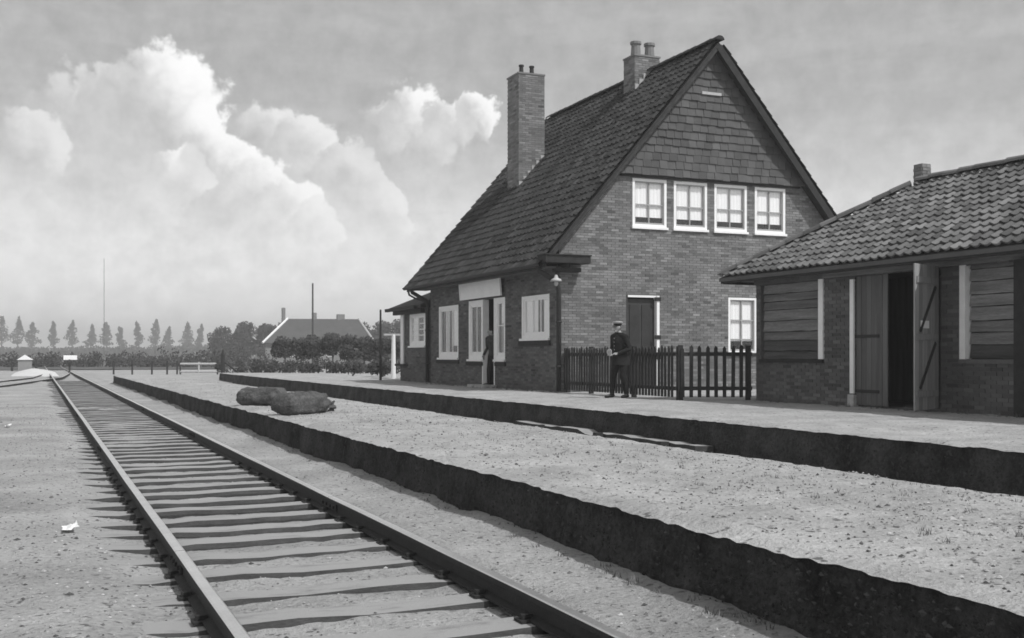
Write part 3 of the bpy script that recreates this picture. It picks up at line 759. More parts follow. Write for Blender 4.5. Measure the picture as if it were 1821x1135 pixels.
# ------------------------------------------------------------------ goods shed
SX, SY0, SY1 = 13.4, 9.0, 18.44
shed = thing('goods_shed', (15.65, 13.7, PT), 'low brick and plank goods shed with a pantiled roof and one door leaf open', 'shed')
SF = (Vector((SX, 0, 0)), Y, Z, -X)
ST = 2.86
SO = [(16.36, 18.3, 1.22, 2.72), (13.5, 15.52, PT, 2.72), (10.3, 13.08, 1.24, 2.72)]
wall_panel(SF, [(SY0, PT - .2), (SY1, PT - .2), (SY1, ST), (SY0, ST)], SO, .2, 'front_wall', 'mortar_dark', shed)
mb = MB(); mb.wbox(SX + .22, 17.9, SY1 - .2, SY1, PT - .2, ST - .02); mb.build('far_wall', ['mortar_dark'], shed)
mb = MB(); mb.wbox(SX + .22, 17.9, SY0, SY0 + .2, PT - .2, ST - .02); mb.build('near_wall', ['mortar_dark'], shed)
mb = MB(); mb.wbox(17.7, 17.9, SY0 + .22, SY1 - .22, PT - .2, ST - .03); mb.build('rear_wall', ['mortar_dark'], shed)
mb = MB(); mb.wbox(SX + .25, 17.68, SY0 + .22, SY1 - .22, PT - .1, PT + .015); mb.build('floor', ['mortar_dark'], shed)
mb = MB(); mb.wbox(15.4, 15.5, SY0 + .22, SY1 - .22, PT + .02, 2.8); mb.build('partition', ['wood_v'], shed)
sbk = lay(SF, PT - .06, ST - .03, lambda v: (SY0, SY1), SO, 41)
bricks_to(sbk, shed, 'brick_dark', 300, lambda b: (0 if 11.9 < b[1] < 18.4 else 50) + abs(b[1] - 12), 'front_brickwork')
mb = MB(); mb.box((Vector((0, SY1, 0)), X, Z, Y), SX, 17.9, PT, ST, .0, .006); mb.build('far_wall_face', ['brick_dark'], shed)
# plank infill panels
def planks(u0, u1, v0, v1, seed, part='plank_panel'):
    b = MB(); b.box(SF, u0, u1, v0, v1, -.14, -.1); pnl = b.build(part, ['dark'], shed); rs = random.Random(seed); v = v0
    while v < v1 - .05:
        h = min(v1 - v, rs.uniform(.15, .23)); p = MB(); kk = 9; dz = [rs.uniform(-.012, .012) for _ in range(kk + 1)]; tn = rs.uniform(.75, 1.25)
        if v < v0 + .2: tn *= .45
        for i in range(kk + 1):
            u = u0 + .01 + (u1 - u0 - .02) * i / kk
            lo = v + .012 + dz[i] * .7; hi = v + h + dz[(i * 3 + seed) % (kk + 1)] * .25
            p.v += [(SX + .045, u, lo), (SX + .075, u, hi), (SX + .1, u, hi), (SX + .1, u, lo)]
        for i in range(kk):
            for j in range(4): p.f.append([i * 4 + j, i * 4 + 4 + j, i * 4 + 4 + (j + 1) % 4, i * 4 + (j + 1) % 4])
        p.f.append([0, 1, 2, 3]); p.f.append([kk * 4 + 3, kk * 4 + 2, kk * 4 + 1, kk * 4]); p.t = [tn] * len(p.f); p.m = [0] * len(p.f)
        p.build('plank', ['wood'], pnl)
        v += h
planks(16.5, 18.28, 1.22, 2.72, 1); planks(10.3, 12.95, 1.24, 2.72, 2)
mb = MB(); mb.box(SF, 16.36, 18.3, 1.16, 1.225, -.05, .05); mb.build('panel_sill', ['dark'], shed)
mb = MB(); mb.box(SF, 10.3, 13.08, 1.17, 1.235, -.05, .04); mb.build('panel_sill', ['fascia'], shed)
for a, b, z0, z1 in ((16.36, 16.49, 1.23, 2.72), (12.965, 13.08, 1.24, 2.72)):
    mb = MB(); mb.box(SF, a, b, z0, z1, -.1, .03); mb.build('post', ['white'], shed)
mb = MB(); mb.box(SF, 15.52, 15.62, .62, 2.66, -.06, .035); mb.build('door_post', ['white'], shed)
mb = MB(); mb.box(SF, 15.5, 15.66, PT - .05, .6, -.06, .05); mb.build('post_foot', ['stone'], shed)
mb = MB(); mb.box(SF, SY0, 16.34, 2.725, 2.9, .004, .05); mb.build('lintel_board', ['wood'], shed)
mb = MB(); mb.box(SF, 16.35, SY1 + .03, 2.73, 2.9, .004, .04); mb.build('lintel_board', ['fascia'], shed)
mb = MB(); mb.box(SF, 11.75, 11.95, PT, 2.72, .004, .12); mb.build('corner_post', ['dark'], shed)
# doors
def leaf(F, w, v0, v1, m, name, brace, seed):
    rs = random.Random(seed); b = MB(); b.box(F, 0.02, w - .02, v0 + .03, v1 - .03, -.03, -.018); d = b.build(name, [m], shed); kk = 6
    for i in range(kk):
        p = MB(); p.box(F, w * i / kk + .003, w * (i + 1) / kk - .003, v0, v1, -.018, rs.uniform(-.002, .003), rs.uniform(.8, 1.2)); p.build('plank', [m], d)
    if brace:
        for za in (v0 + .2, (v0 + v1) / 2 - .05, v1 - .3):
            p = MB(); p.box(F, .05, w - .05, za, za + .1, .004, .022, .95); p.build('ledge', [m], d)
        O, U, V, Nn = F
        for za, zb in ((v0 + .3, (v0 + v1) / 2 - .05), ((v0 + v1) / 2 + .05, v1 - .3)):
            a0 = O + U * (.14) + V * za; a1 = O + U * (w - .12) + V * zb; dd = (a1 - a0); Lg = dd.length; dd.normalize(); sd = dd.cross(Nn)
            p = MB(); p.box((a0, dd, sd, Nn), .05, Lg - .05, -.022, .022, .004, .026); p.build('brace', ['dark'], d)
        p = MB(); p.box(F, .2, .5, (v0 + v1) / 2 + .14, (v0 + v1) / 2 + .26, .004, .01); p.build('notice', ['paper'], d)
    else:
        for za in (v0 + .22, (v0 + v1) / 2 + .05):
            p = MB(); p.box(F, -.06 if False else .2, w + .06, za, za + .055, .006, .016); p.build('strap_hinge', ['iron'], d)
    return d
leaf((Vector((SX + .02, 14.72, 0)), Y, Z, -X), .79, PT + .03, 2.7, 'wood_v', 'door_leaf', False, 1)
th = R(22); hd = Vector((-math.cos(th), -math.sin(th), 0))
leaf((Vector((SX - .02, 13.52, 0)) + hd * .88, -hd, Z, Vector((math.sin(th), -math.cos(th), 0))), .88, PT + .05, 2.74, 'sunlit_wood', 'open_door_leaf', True, 2)

# shed roof
EX, EZ, RXS, SRZ, EY0, EY1 = 12.88, 2.93, 15.65, 4.66, 8.5, 19.0
sl = (SRZ - EZ) / (RXS - EX); PS = math.atan(sl); hr = RXS - EX
rb = MB(); e = [(EX, EY0), (2 * RXS - EX, EY0), (2 * RXS - EX, EY1), (EX, EY1)]
lowz = -.05
V = [(x, y, EZ + lowz) for x, y in e] + [(RXS, EY0 + hr, SRZ + lowz), (RXS, EY1 - hr, SRZ + lowz)] + [(x, y, EZ + lowz - .07) for x, y in e]
rb.add(V, [(0, 4, 5, 3), (1, 2, 5, 4), (2, 3, 5), (0, 1, 4), (0, 3, 9, 6), (1, 0, 6, 7), (2, 1, 7, 8), (3, 2, 8, 9), (6, 9, 8, 7)], .7)
sroof = rb.build('roof', ['pantile'], shed)
tile_slope(sroof, EX - .02, EZ - .035, PS, hr / math.cos(PS) - .1, EY0, EY1, .195, .24, 'pantile', 300,
           lambda p: p.x < RXS and p.y < EY1 - (p.x - EX) + .06 and p.y > EY0 + (p.x - EX) - .06, lambda s: (0 if s[0].y > 11.2 else 1, (Vector(s[0]) - EYE).length), 13)
cap_tiles((EX + .05, EY1 - .05, EZ + .03), (RXS, EY1 - hr, SRZ + .02), .12, 'pantile', sroof, seed=4, name='hip_tile')
cap_tiles((RXS, EY1 - hr + .1, SRZ + .01), (RXS, EY0 + hr, SRZ + .01), .12, 'pantile', sroof, seed=5)
mb = MB(); mb.wbox(EX + .02, EX + .06, EY0, EY1 - .03, EZ - .16, EZ - .06); mb.wbox(EX + .07, 2 * RXS - EX - .1, EY1 - .09, EY1 - .05, EZ - .17, EZ - .07); mb.build('fascia', ['dark'], shed)
c = MB(); c.wbox(15.9, 16.12, 16.5, 16.72, 4.0, 5.06); ch = c.build('chimney', ['mortar'], shed)
bb = lay((Vector((0, 16.5, 0)), X, Z, -Y), 4.0, 5.06, lambda v: (15.9, 16.12), [], 51) + lay((Vector((15.9, 0, 0)), Y, Z, -X), 4.0, 5.06, lambda v: (16.5, 16.72), [], 52)
for q in bb: q[5] += .012
bricks_to(bb, ch, 'brick_chim', 0, lambda q: 0)

# ------------------------------------------------------------------ picket fences between house and shed
def fence(label, a, b, step, posts, seed):
    a, b = Vector((*a, PT)), Vector((*b, PT)); d = (b - a); L = d.length; d.normalize(); nrm = Vector((d.y, -d.x, 0))
    if nrm.dot(EYE - a) < 0: nrm = -nrm
    root = thing('picket_fence', tuple(a), label, 'fence', 'picket fences by the house'); F = (a, d, Z, nrm); rs = random.Random(seed)
    for u in posts:
        p = MB(); p.box(F, u - .045, u + .045, -.1, 1.1 + rs.uniform(-.02, .02), -.13, -.04); p.build('post', ['dark'], root)
    for z in (.2, .9):
        p = MB(); p.box(F, 0, L, z, z + .075, -.036, -.003); p.build('rail', ['dark'], root)
    u = .05
    while u < L:
        h = 1.1 + rs.uniform(-.025, .03); w = .036; ti = rs.uniform(-.012, .012)
        p = MB(); O = F[0] + d * u
        V = [O + d * (s * w + ti * zz) + Z * zz + nrm * nn for nn in (0, .022) for s, zz in ((-1, .06), (1, .06), (1, h - .05), (0, h), (-1, h - .05))]
        fs = [(5, 6, 7, 8, 9), (4, 3, 2, 1, 0)] + [(i, (i + 1) % 5, (i + 1) % 5 + 5, i + 5) for i in range(5)]
        p.add(V, fs); p.build('picket', ['dark'], root); u += step
    return root
fence('dark picket fence running from the house corner towards the viewer', (12.0, 24.4), (11.9, 19.1), .135, (.02, 1.3, 3.4, 5.3), 1)
fence('short dark picket fence facing the viewer beside the shed', (11.98, 19.05), (13.34, 18.5), .17, (.02, 1.4), 2)

# ------------------------------------------------------------------ people
def capsule(mb, a, b, ra, rb, seg=12):
    a, b = Vector(a), Vector(b); d = (b - a); L = d.length; d.normalize(); pts = []; rd = []
    for k in range(5):
        an = math.pi / 2 * (1 - k / 4); pts.append(a - d * ra * math.sin(an)); rd.append(max(.0015, ra * math.cos(an)))
    for k in range(5):
        an = math.pi / 2 * k / 4; pts.append(b + d * rb * math.sin(an)); rd.append(max(.0015, rb * math.cos(an)))
    mb.tube(pts, rd, seg)
def limb(mb, pts, rads):
    for i in range(len(pts) - 1): capsule(mb, pts[i], pts[i + 1], rads[i], rads[i + 1])
def hand(mb, wrist, tip_dir, palm_n, side):
    w = Vector(wrist); d = Vector(tip_dir).normalized(); nrm = Vector(palm_n); nrm = (nrm - d * nrm.dot(d)).normalized(); s = d.cross(nrm) * side
    for k in (-1, 0, 1): capsule(mb, w + s * .014 * k, w + d * .075 + s * .024 * k, .016, .016, 8)
    for k, L in enumerate((.062, .072, .068, .052)):
        b = w + d * .085 + s * (.031 - .0205 * k); m_ = b + d * L * .55 + nrm * .012; e_ = m_ + d * L * .32 + nrm * .026
        capsule(mb, b, m_, .0105, .0095, 8); capsule(mb, m_, e_, .0095, .008, 8)
    b = w + d * .03 + s * .036; m_ = b + d * .03 + s * .026 + nrm * .012; e_ = m_ + d * .028 + s * .004 + nrm * .014
    capsule(mb, b, m_, .0125, .011, 8); capsule(mb, m_, e_, .011, .009, 8)
def person(label, loc, rz, J, mats, scale=1.0, hem=.80):
    """J: joint positions in metres, facing +Y, origin between the feet"""
    mb = MB()
    limb(mb, [J['pelvis'], J['waist'], J['chest'], J['neck']], [.150, .140, .150, .06])
    for s in (-1, 1): capsule(mb, Vector(J['chest']) + Vector((s * .07, .01, .03)), Vector(J['waist']) + Vector((s * .05, .0, 0)), .105, .11)
    limb(mb, [J['neck'], J['head']], [.055, .05])
    for q in 'LR':
        s = -1 if q == 'L' else 1
        capsule(mb, J['neck'], J['sh' + q], .06, .075); limb(mb, [J['sh' + q], J['el' + q], J['wr' + q]], [.072, .052, .038])
        capsule(mb, Vector(J['pelvis']) + Vector((s * .05, 0, 0)), J['hip' + q], .12, .11)
        limb(mb, [J['hip' + q], J['kn' + q], J['an' + q]], [.105, .075, .052])
        an = Vector(J['an' + q]); fd = Vector(J.get('ft' + q, (0.03 * s, .17, 0)))
        capsule(mb, an + Vector((0, -.03, -.035)), an + fd * .6 + Vector((0, 0, -.045)), .045, .04); capsule(mb, an + fd * .6 + Vector((0, 0, -.045)), an + fd + Vector((0, 0, -.052)), .042, .034)
        hand(mb, J['wr' + q], J['hd' + q], J['hn' + q], s * J.get('hs' + q, 1))
    h = Vector(J['head']); fw = Vector(J['look']).normalized(); rt = fw.cross(Z).normalized()
    mb.ball(h + Vector((0, 0, .03)), (.076, .076, .098), 14, 10); mb.ball(h + fw * .028 + Vector((0, 0, .045)), (.07, .07, .078), 14, 10)
    capsule(mb, h + fw * .04 + Vector((0, 0, -.035)), h + fw * .062 + Vector((0, 0, -.052)), .045, .03)
    capsule(mb, h + fw * .088 + Vector((0, 0, .035)), h + fw * .108 + Vector((0, 0, .004)), .01, .014, 8)
    for s in (-1, 1):
        capsule(mb, h + rt * s * .074 + Vector((0, 0, .035)), h + rt * s * .08 - fw * .006 + Vector((0, 0, .0)), .016, .011, 8)
        capsule(mb, h + fw * .088 + rt * s * .02 + Vector((0, 0, .05)), h + fw * .082 + rt * s * .045 + Vector((0, 0, .05)), .011, .01, 8)
    tmp = mb.build('person', ['cloth']); md = tmp.modifiers.new('r', 'REMESH'); md.mode = 'VOXEL'; md.voxel_size = .0085; md.use_smooth_shade = True
    s2 = tmp.modifiers.new('s', 'SMOOTH'); s2.iterations = 2; s2.factor = .5
    dg = bpy.context.evaluated_depsgraph_get(); me = bpy.data.meshes.new_from_object(tmp.evaluated_get(dg)); bpy.data.objects.remove(tmp)
    me.materials.clear()
    for m in mats: me.materials.append(MT[m])          # coat, trousers, skin, shoes, hair
    wr = [Vector(J['wrL']), Vector(J['wrR'])]
    hd_ = [Vector(J['hdL']).normalized(), Vector(J['hdR']).normalized()]
    for f in me.polygons:
        c = f.center; mi = 0
        if c.z > J['neck'][2] + .035 and (c - h).length < .2:
            mi = 2; r_ = c - h
            if r_.z > .055 and r_.dot(fw) < .07 or (r_.dot(fw) < -.005 and r_.z > -.02): mi = 4
            if (r_.dot(fw) < .05 and abs(r_.dot(rt)) > .07 and -.02 < r_.z < .06): mi = 2
        elif any(.012 < (c - w).dot(d) < .21 and ((c - w) - d * (c - w).dot(d)).length < .062 for w, d in zip(wr, hd_)): mi = 2
        elif c.z < .105: mi = 3
        elif c.z < hem and min(abs(c.x - J['hipL'][0]), abs(c.x - J['hipR'][0])) < .25: mi = 1
        f.material_index = mi
    o_ = link('person', me); o_.location = loc; o_.rotation_euler = (0, 0, rz); o_.scale = (scale,) * 3
    tag(o_, label, 'person')
    def child(name, mbb, m, smooth=True):
        c = link(name, mbb.mesh(name, [m], smooth)); c.parent = o_; return c
    for s in (-1, 1):
        e_ = MB(); e_.ball(h + fw * .087 + rt * s * .03 + Vector((0, 0, .032)), (.0105, .0105, .008), 8, 6); child('eye', e_, 'hair')
    m_ = MB(); m_.tube([h + fw * .088 - rt * .024 + Vector((0, 0, -.028)), h + fw * .094 + Vector((0, 0, -.027)), h + fw * .088 + rt * .024 + Vector((0, 0, -.028))], .0045, 6); child('mouth', m_, 'jacket')
    return o_, child, h, fw, rt
J1 = dict(pelvis=(0, -.02, .90), waist=(0, -.01, 1.04), chest=(0, .02, 1.26), neck=(0, .04, 1.44), head=(0, .075, 1.555), look=(.25, 1, -.12),
          shL=(-.185, .02, 1.37), shR=(.185, .02, 1.37), elL=(-.27, -.03, 1.10), elR=(.27, -.04, 1.10), wrL=(-.12, .19, 1.0), wrR=(.16, .18, .98),
          hdL=(.8, .5, -.05), hdR=(-.75, .5, .05), hnL=(0, -.5, -1), hnR=(0, -.5, -1), hipL=(-.09, -.02, .87), hipR=(.09, -.02, .87),
          knL=(-.12, .03, .48), knR=(.13, .09, .49), anL=(-.12, -.08, .085), anR=(.17, .08, .085), hsL=-1, hsR=-1)
o1, ch1, h, fw, rt = person('person in dark uniform and peaked cap standing by the picket fence, holding a disc', (11.45, 20.6, PT), R(108), J1, ['cloth', 'trouser', 'skin', 'shoe', 'hair'], .95, .84)
cp = MB(); c0 = h + Vector((0, 0, .085)); cp.tube([c0, c0 + Vector((0, 0, .03))], [.093, .093], 18); ch1('cap_band', cp, 'cloth')
cp = MB(); cp.tube([c0 + Vector((0, 0, .03)), c0 + Vector((0, 0, .055)), c0 + Vector((0, 0, .075)), c0 + Vector((0, 0, .082))], [.094, .118, .112, .04], 18); ch1('cap_top', cp, 'bar')
cp = MB()
for k in range(9):
    an = -1.1 + 2.2 * k / 8; d0 = fw * math.cos(an) + rt * math.sin(an); cp.v += [tuple(c0 + d0 * .088), tuple(c0 + d0 * (.09 + .055 * math.cos(an)) + Vector((0, 0, -.022)))]
for k in range(8): cp.f.append([2 * k, 2 * k + 1, 2 * k + 3, 2 * k + 2]); cp.t.append(1); cp.m.append(0)
ch1('cap_peak', cp, 'shoe', False)
coat = MB(); coat.tube([(0, -.01, 1.02), (0, -.01, .92), (0, -.015, .80), (0, -.015, .74)], [.165, .185, .2, .205], 18, cap=False); ch1('coat_skirt', coat, 'cloth')
for k in range(4):
    b_ = MB(); b_.ball((.02, .168 + .006 * (k == 1), 1.34 - .085 * k), (.011, .006, .011), 8, 5); ch1('button', b_, 'bar')
# the disc the person holds
dk = thing('signal_disc', (11.40, 20.35, 1.42), 'round pale disc on a handle held in front by the uniformed person', 'disc')
fwd = Matrix.Rotation(R(108), 3, 'Z') @ Vector((0, 1, 0)); rgt = Matrix.Rotation(R(108), 3, 'Z') @ Vector((1, 0, 0)); base = Vector((11.45, 20.6, PT)) + fwd * .30 + rgt * .03 + Vector((0, 0, .98))
mb = MB(); mb.tube([base - fwd * .006, base + fwd * .006], [.07, .07], 20); mb.build('disc_face', ['stone'], dk)
mb = MB(); mb.tube([base + fwd * .007, base + fwd * .011], [.03, .03], 14); mb.build('disc_centre', ['bar'], dk)
mb = MB(); mb.tube([base - Vector((0, 0, .08)), base - Vector((0, 0, .28))], .014, 8); mb.build('handle', ['wood_v'], dk)

J2 = dict(pelvis=(0, 0, .92), waist=(.01, .0, 1.06), chest=(.03, .02, 1.29), neck=(.04, .03, 1.47), head=(.045, .06, 1.585), look=(.4, 1, -.05),
          shL=(-.15, .02, 1.40), shR=(.225, .02, 1.40), elL=(-.23, -.04, 1.13), elR=(.30, -.02, 1.13), wrL=(-.24, .1, .94), wrR=(.31, .1, .92),
          hdL=(0, .25, -1), hdR=(0, .25, -1), hnL=(1, 0, 0), hnR=(-1, 0, 0), hipL=(-.09, 0, .89), hipR=(.09, 0, .89),
          knL=(-.11, .03, .49), knR=(.12, .06, .49), anL=(-.12, -.02, .085), anR=(.16, .05, .085))
o2, ch2, h, fw, rt = person('person in a grey jacket and dark trousers standing in the station doorway', (12.12, 29.3, PT + .03), R(112), J2, ['jacket', 'trouser', 'skin', 'shoe', 'hair'], .97, .9)

# ------------------------------------------------------------------ sacks on the island platform
def sack(label, a, b, r, seed):
    a, b = Vector(a), Vector(b); L = (b - a).length; d = (b - a).normalized(); s = d.cross(Z); o_ = thing('sack', (*((a + b) / 2).xy, PT), label, 'sack', 'sacks on the island platform')
    mb = MB(); nr, seg = 44, 44
    for i in range(nr + 1):
        t_ = i / nr; e = (1 - abs(2 * t_ - 1) ** 7) ** .5 * (.93 + .1 * math.sin(t_ * 5 + seed))
        for k in range(seg):
            an = 2 * math.pi * k / seg; ca, sa = math.cos(an), math.sin(an); ca = math.copysign(abs(ca) ** .75, ca); sa = math.copysign(abs(sa) ** .75, sa)
            p = a + d * (L * t_); lo = min(1, t_ / .16); hi = sm(.70, .9, t_); body = (1 - (1 - lo) ** 2.6) ** .5
            rz_ = max(.012, r * body * (1 - .72 * hi)); rw = r * 1.2 * (.55 + .45 * body) * (1 - .74 * hi)
            if t_ > .9: rz_ *= 1 + 9 * (t_ - .9); rw *= 1 + 9 * (t_ - .9)
            fold = 1 + .13 * nz(t_ * 4, ca * 1.5, sa * 1.5 + seed) + .11 * nz(t_ * 11, ca * 3, sa * 3 + seed) + .05 * nz(t_ * 30, ca * 8, sa * 8 + seed) + .22 * math.sin(an * 7 + seed) * sm(.6, .88, t_)
            q = p + s * (ca * rw * fold) + Z * (sa * rz_ * fold * (1.0 if sa > 0 else .8) + r * .72 * (1 - .45 * hi))
            q.z = max(q.z, PT - .01); mb.v.append(tuple(q))
    for i in range(nr):
        for k in range(seg): mb.f.append([i * seg + k, i * seg + (k + 1) % seg, (i + 1) * seg + (k + 1) % seg, (i + 1) * seg + k]); mb.t.append(1 + .1 * math.sin(k * 1.7 + seed)); mb.m.append(0)
    mb.f.append(list(range(seg))); mb.f.append([nr * seg + k for k in range(seg)]); mb.t += [1, 1]; mb.m += [0, 0]
    bodyo = mb.build('sack_body', ['sack'], o_, smooth=True)
    bm = bmesh.new(); bm.from_mesh(bodyo.data); bmesh.ops.recalc_face_normals(bm, faces=bm.faces[:]); bm.to_mesh(bodyo.data); bm.free()
    tm = MB(); c_ = a + d * (L * .9) + Z * (r * .72 * .55)
    tm.tube([c_ + (s * (math.cos(q_) * .075) + Z * (math.sin(q_) * .066)) for q_ in [2 * math.pi * k / 14 for k in range(15)]], .012, 6); tm.build('tie_cord', ['stone'], o_, smooth=True)
    return o_
sack('stuffed dark sack lying farther along the platform edge, left of the pair', (3.44, 20.5, PT), (4.3, 19.75, PT), .185, 1)
sack('bulging dark sack lying nearer the viewer, right of the pair', (3.40, 16.7, PT), (4.36, 17.5, PT), .2, 2)

# ------------------------------------------------------------------ vegetation
def leaves(mb, c, r, n, size, rs, squash=1.0, inner=.35):
    c = Vector(c)
    for _ in range(n):
        while True:
            p = Vector((rs.uniform(-1, 1), rs.uniform(-1, 1), rs.uniform(-1, 1)))
            if inner < p.length < 1: break
        q = c + Vector((p.x * r[0], p.y * r[1], p.z * r[2]))
        a = Vector((rs.gauss(0, 1), rs.gauss(0, 1), rs.gauss(0, 1))).normalized(); b = a.orthogonal().normalized(); s = size * rs.uniform(.6, 1.4)
        a = a * s; b = b * s * .6; tn = rs.uniform(.6, 1.35)
        mb.add([q - a, q + b, q + a, q - b], [(0, 1, 2, 3)], tn)
def tree(name, label, cat, base, trunk_h, trunk_r, clumps, size, m, group, seed, n=160):
    rs = random.Random(seed); b = Vector(base); t_ = thing(name, tuple(b), label, cat, group)
    mb = MB(); mb.tube([b - Z * .1, b + Z * trunk_h * .5 + X * rs.uniform(-.05, .05) * trunk_h * .2, b + Z * trunk_h], [trunk_r * 1.3, trunk_r, trunk_r * .6], 7)
    top = b + Z * trunk_h * .92
    for c, r in clumps[:7]:
        e = b + Vector(c); mb.tube([top - Z * trunk_h * .1, (top + e) / 2, e], [trunk_r * .5, trunk_r * .3, trunk_r * .1], 5)
    mb.build('trunk', ['bark'], t_)
    cr = MB()
    for c, r in clumps: leaves(cr, b + Vector(c), r, n, size, rs)
    cr.build('crown', [m], t_); return t_

# distant row of poplars
POP = [(-15.17,573.35,19.97),(-8.32,570.38,19.44),(-1.96,567.62,17.04),(7.34,563.59,17.57),(15.41,560.09,17.84),(23.49,556.59,15.97),(30.34,553.62,17.04),(36.94,550.76,14.9),(44.53,547.47,17.04),(51.62,544.39,18.24),(57.49,541.85,14.9),(65.32,538.45,16.5),(70.95,536.01,15.7),(77.56,533.15,14.64)]
ORD = ['leftmost', 'second', 'third', 'fourth', 'fifth', 'sixth', 'seventh', 'eighth', 'ninth', 'tenth', 'eleventh', 'twelfth', 'thirteenth', 'rightmost']
rs = random.Random(12)
for i, (x, y, h) in enumerate(POP):
    w = rs.choice((2.2, 2.7, 3.1, 3.6, 4.2)) if i > 2 else rs.uniform(4.2, 5.8); lean = rs.uniform(-1.2, 1.2); cl = []
    for k in range(9):
        u = k / 8; z = h * (.40 + .54 * u); ww = w * (1.0 - .8 * u ** 1.4) * (.6 if k == 0 else 1) * rs.uniform(.6, 1.15); cl.append(((rs.uniform(-1.1, 1.1) * (1 - u * .6) + lean * u, rs.uniform(-.9, .9) * (1 - u), z), (ww, ww, h * rs.uniform(.05, .1))))
    tree('poplar_tree', 'slender hazy poplar on the horizon, %s in the far row from the left' % ORD[i] if 0 < i < 13 else 'slender hazy poplar on the horizon, %s of the far row' % ORD[i], 'tree', (x, y, 0), h * .6, .3, cl, .5, 'leaf_far', 'poplars in the far row', 100 + i, 85)
# far hedge and woodland that reads as one mass
mb = MB(); rs = random.Random(5)
HW = [(-40,508,5.4),(-26.5,502,5.4),(-13.8,496.5,5.1),(-1,491,4.8),(13.8,484.5,5.0),(28.6,478,5.3),(43.4,471.7,5.7),(58.2,465.2,6.2),(75.2,457.9,7.2),(95,449,7.6),(120,438,8)]
for i in range(len(HW) - 1):
    a, b = Vector(HW[i]), Vector(HW[i + 1])
    for k in range(9):
        p = a.lerp(b, k / 9); h = p.z * rs.uniform(.82, 1.08)
        leaves(mb, (p.x, p.y, h * .48), (2.6, 2.6, h * .5), 150, .6, rs, inner=.2)
tag(mb.build('far_woodland', ['leaf_far']), 'hazy band of hedge and woodland along the horizon below the poplars', 'woodland', kind='stuff')
mb = MB(); rs = random.Random(15)
for i in range(95):
    u = i / 94; h = rs.uniform(.7, 1.9) * (1.2 if u > .7 else 1); c = (-9 + 31 * u + rs.uniform(-.6, .6), 133 - 13 * u + rs.uniform(-5, 5), h * .5)
    leaves(mb, c, (rs.uniform(.5, 1.1), rs.uniform(.5, 1.1), h * .55), 85, .16, rs, inner=.1)
tag(mb.build('meadow_scrub', ['leaf']), 'low ragged scrub and hedge in the meadow beyond the level crossing', 'scrub', kind='stuff')
# large trees round the farm
BT = [(33.0,216,6.9,3.2),(36.6,213.5,7.8,3.2),(40.4,212,7.4,3.0),(44,210.7,8.0,3.2),(57.3,204,7.7,3.0),(60.8,202.5,8.0,3.2),(64.2,201.5,8.2,3.2),(68,200.4,7.7,3.4)]
BLAB = ['broad leafy tree standing farthest left of the farmhouse group', 'tall round tree, second from the left beside the farmhouse', 'round tree, third from the left beside the farmhouse', 'leafy tree just behind the left end of the farmhouse',
        'leafy tree just behind the right end of the farmhouse', 'grey leafy tree, second beyond the right end of the farmhouse', 'grey leafy tree, third beyond the right end of the farmhouse', 'leafy tree nearest the station house behind the farm']
rs = random.Random(8)
for i, (x, y, h, w) in enumerate(BT):
    cl = [((rs.uniform(-.5, .5) * w, rs.uniform(-.5, .5) * w, h * rs.uniform(.35, .85)), (w * rs.uniform(.35, .55), w * rs.uniform(.35, .55), h * rs.uniform(.13, .2))) for _ in range(10)]
    cl.append(((0, 0, h * .86), (w * .5, w * .5, h * .14))); cl += [((rs.uniform(-.6, .6) * w, rs.uniform(-.3, .3) * w, h * rs.uniform(.12, .4)), (w * .5, w * .5, h * .16)) for _ in range(6)]
    tree('broadleaf_tree', BLAB[i], 'tree', (x, y, 0), h * .5, .28, cl, .3, 'leaf', 'trees round the farm', 200 + i, 150)

# farmhouse
fm = thing('farmhouse', (38.5, 158, 0), 'distant farmhouse with a hipped roof behind a row of pollard trees', 'house'); fa = R(-23.44 + 9)
fu = Vector((math.cos(fa), math.sin(fa), 0)); fn = Vector((math.sin(fa), -math.cos(fa), 0)); FO_ = Vector((37.9, 157.9, 0)); Ff = (FO_, fu, fn, Z)
w_, d_ = 7.9, 4.4
mb = MB(); mb.box(Ff, -w_ + .4, w_ - .4, -d_ + .4, d_ - .4, 0, 3.1); mb.build('wall', ['plaster'], fm)
def fp(u, v, z): return FO_ + fu * u + fn * v + Z * z
mb = MB(); V = [fp(-w_, d_, 3.0), fp(w_, d_, 3.0), fp(w_, -d_, 3.0), fp(-w_, -d_, 3.0), fp(-4.6, 0, 6.6), fp(5.6, 0, 6.6)]
mb.add(V, [(0, 1, 5, 4), (1, 2, 5), (2, 3, 4, 5), (3, 0, 4), (3, 2, 1, 0)]); frf = mb.build('roof', ['thatch'], fm)
for a, b in ((V[0], V[4]), (V[1], V[5])):
    mb = MB(); mb.tube([a + Z * .05, b + Z * .05], .16, 6); mb.build('hip_board', ['white' if a is V[0] else 'stone'], frf)
for u, hh, ww in ((-.8, 1.0, .3), (3.0, .8, .55), (-5.2, 1.7, .22)):
    mb = MB(); p = fp(u, -.2, 5.9); mb.wbox(p.x - ww, p.x + ww, p.y - .3, p.y + .3, 5.6, 6.5 + hh); mb.build('chimney', ['brick_chim'], fm)
for u in (-4, -1.5, 1.5, 4):
    mb = MB(); mb.box((FO_ + Z * 0, fu, Z, fn), u - .5, u + .5, 1.1, 2.5, d_ - .39, d_ - .36); wf = mb.build('window', ['white'], fm)
    mb = MB(); mb.box((FO_, fu, Z, fn), u - .4, u + .4, 1.2, 2.4, d_ - .355, d_ - .35); mb.build('pane', ['room'], wf)

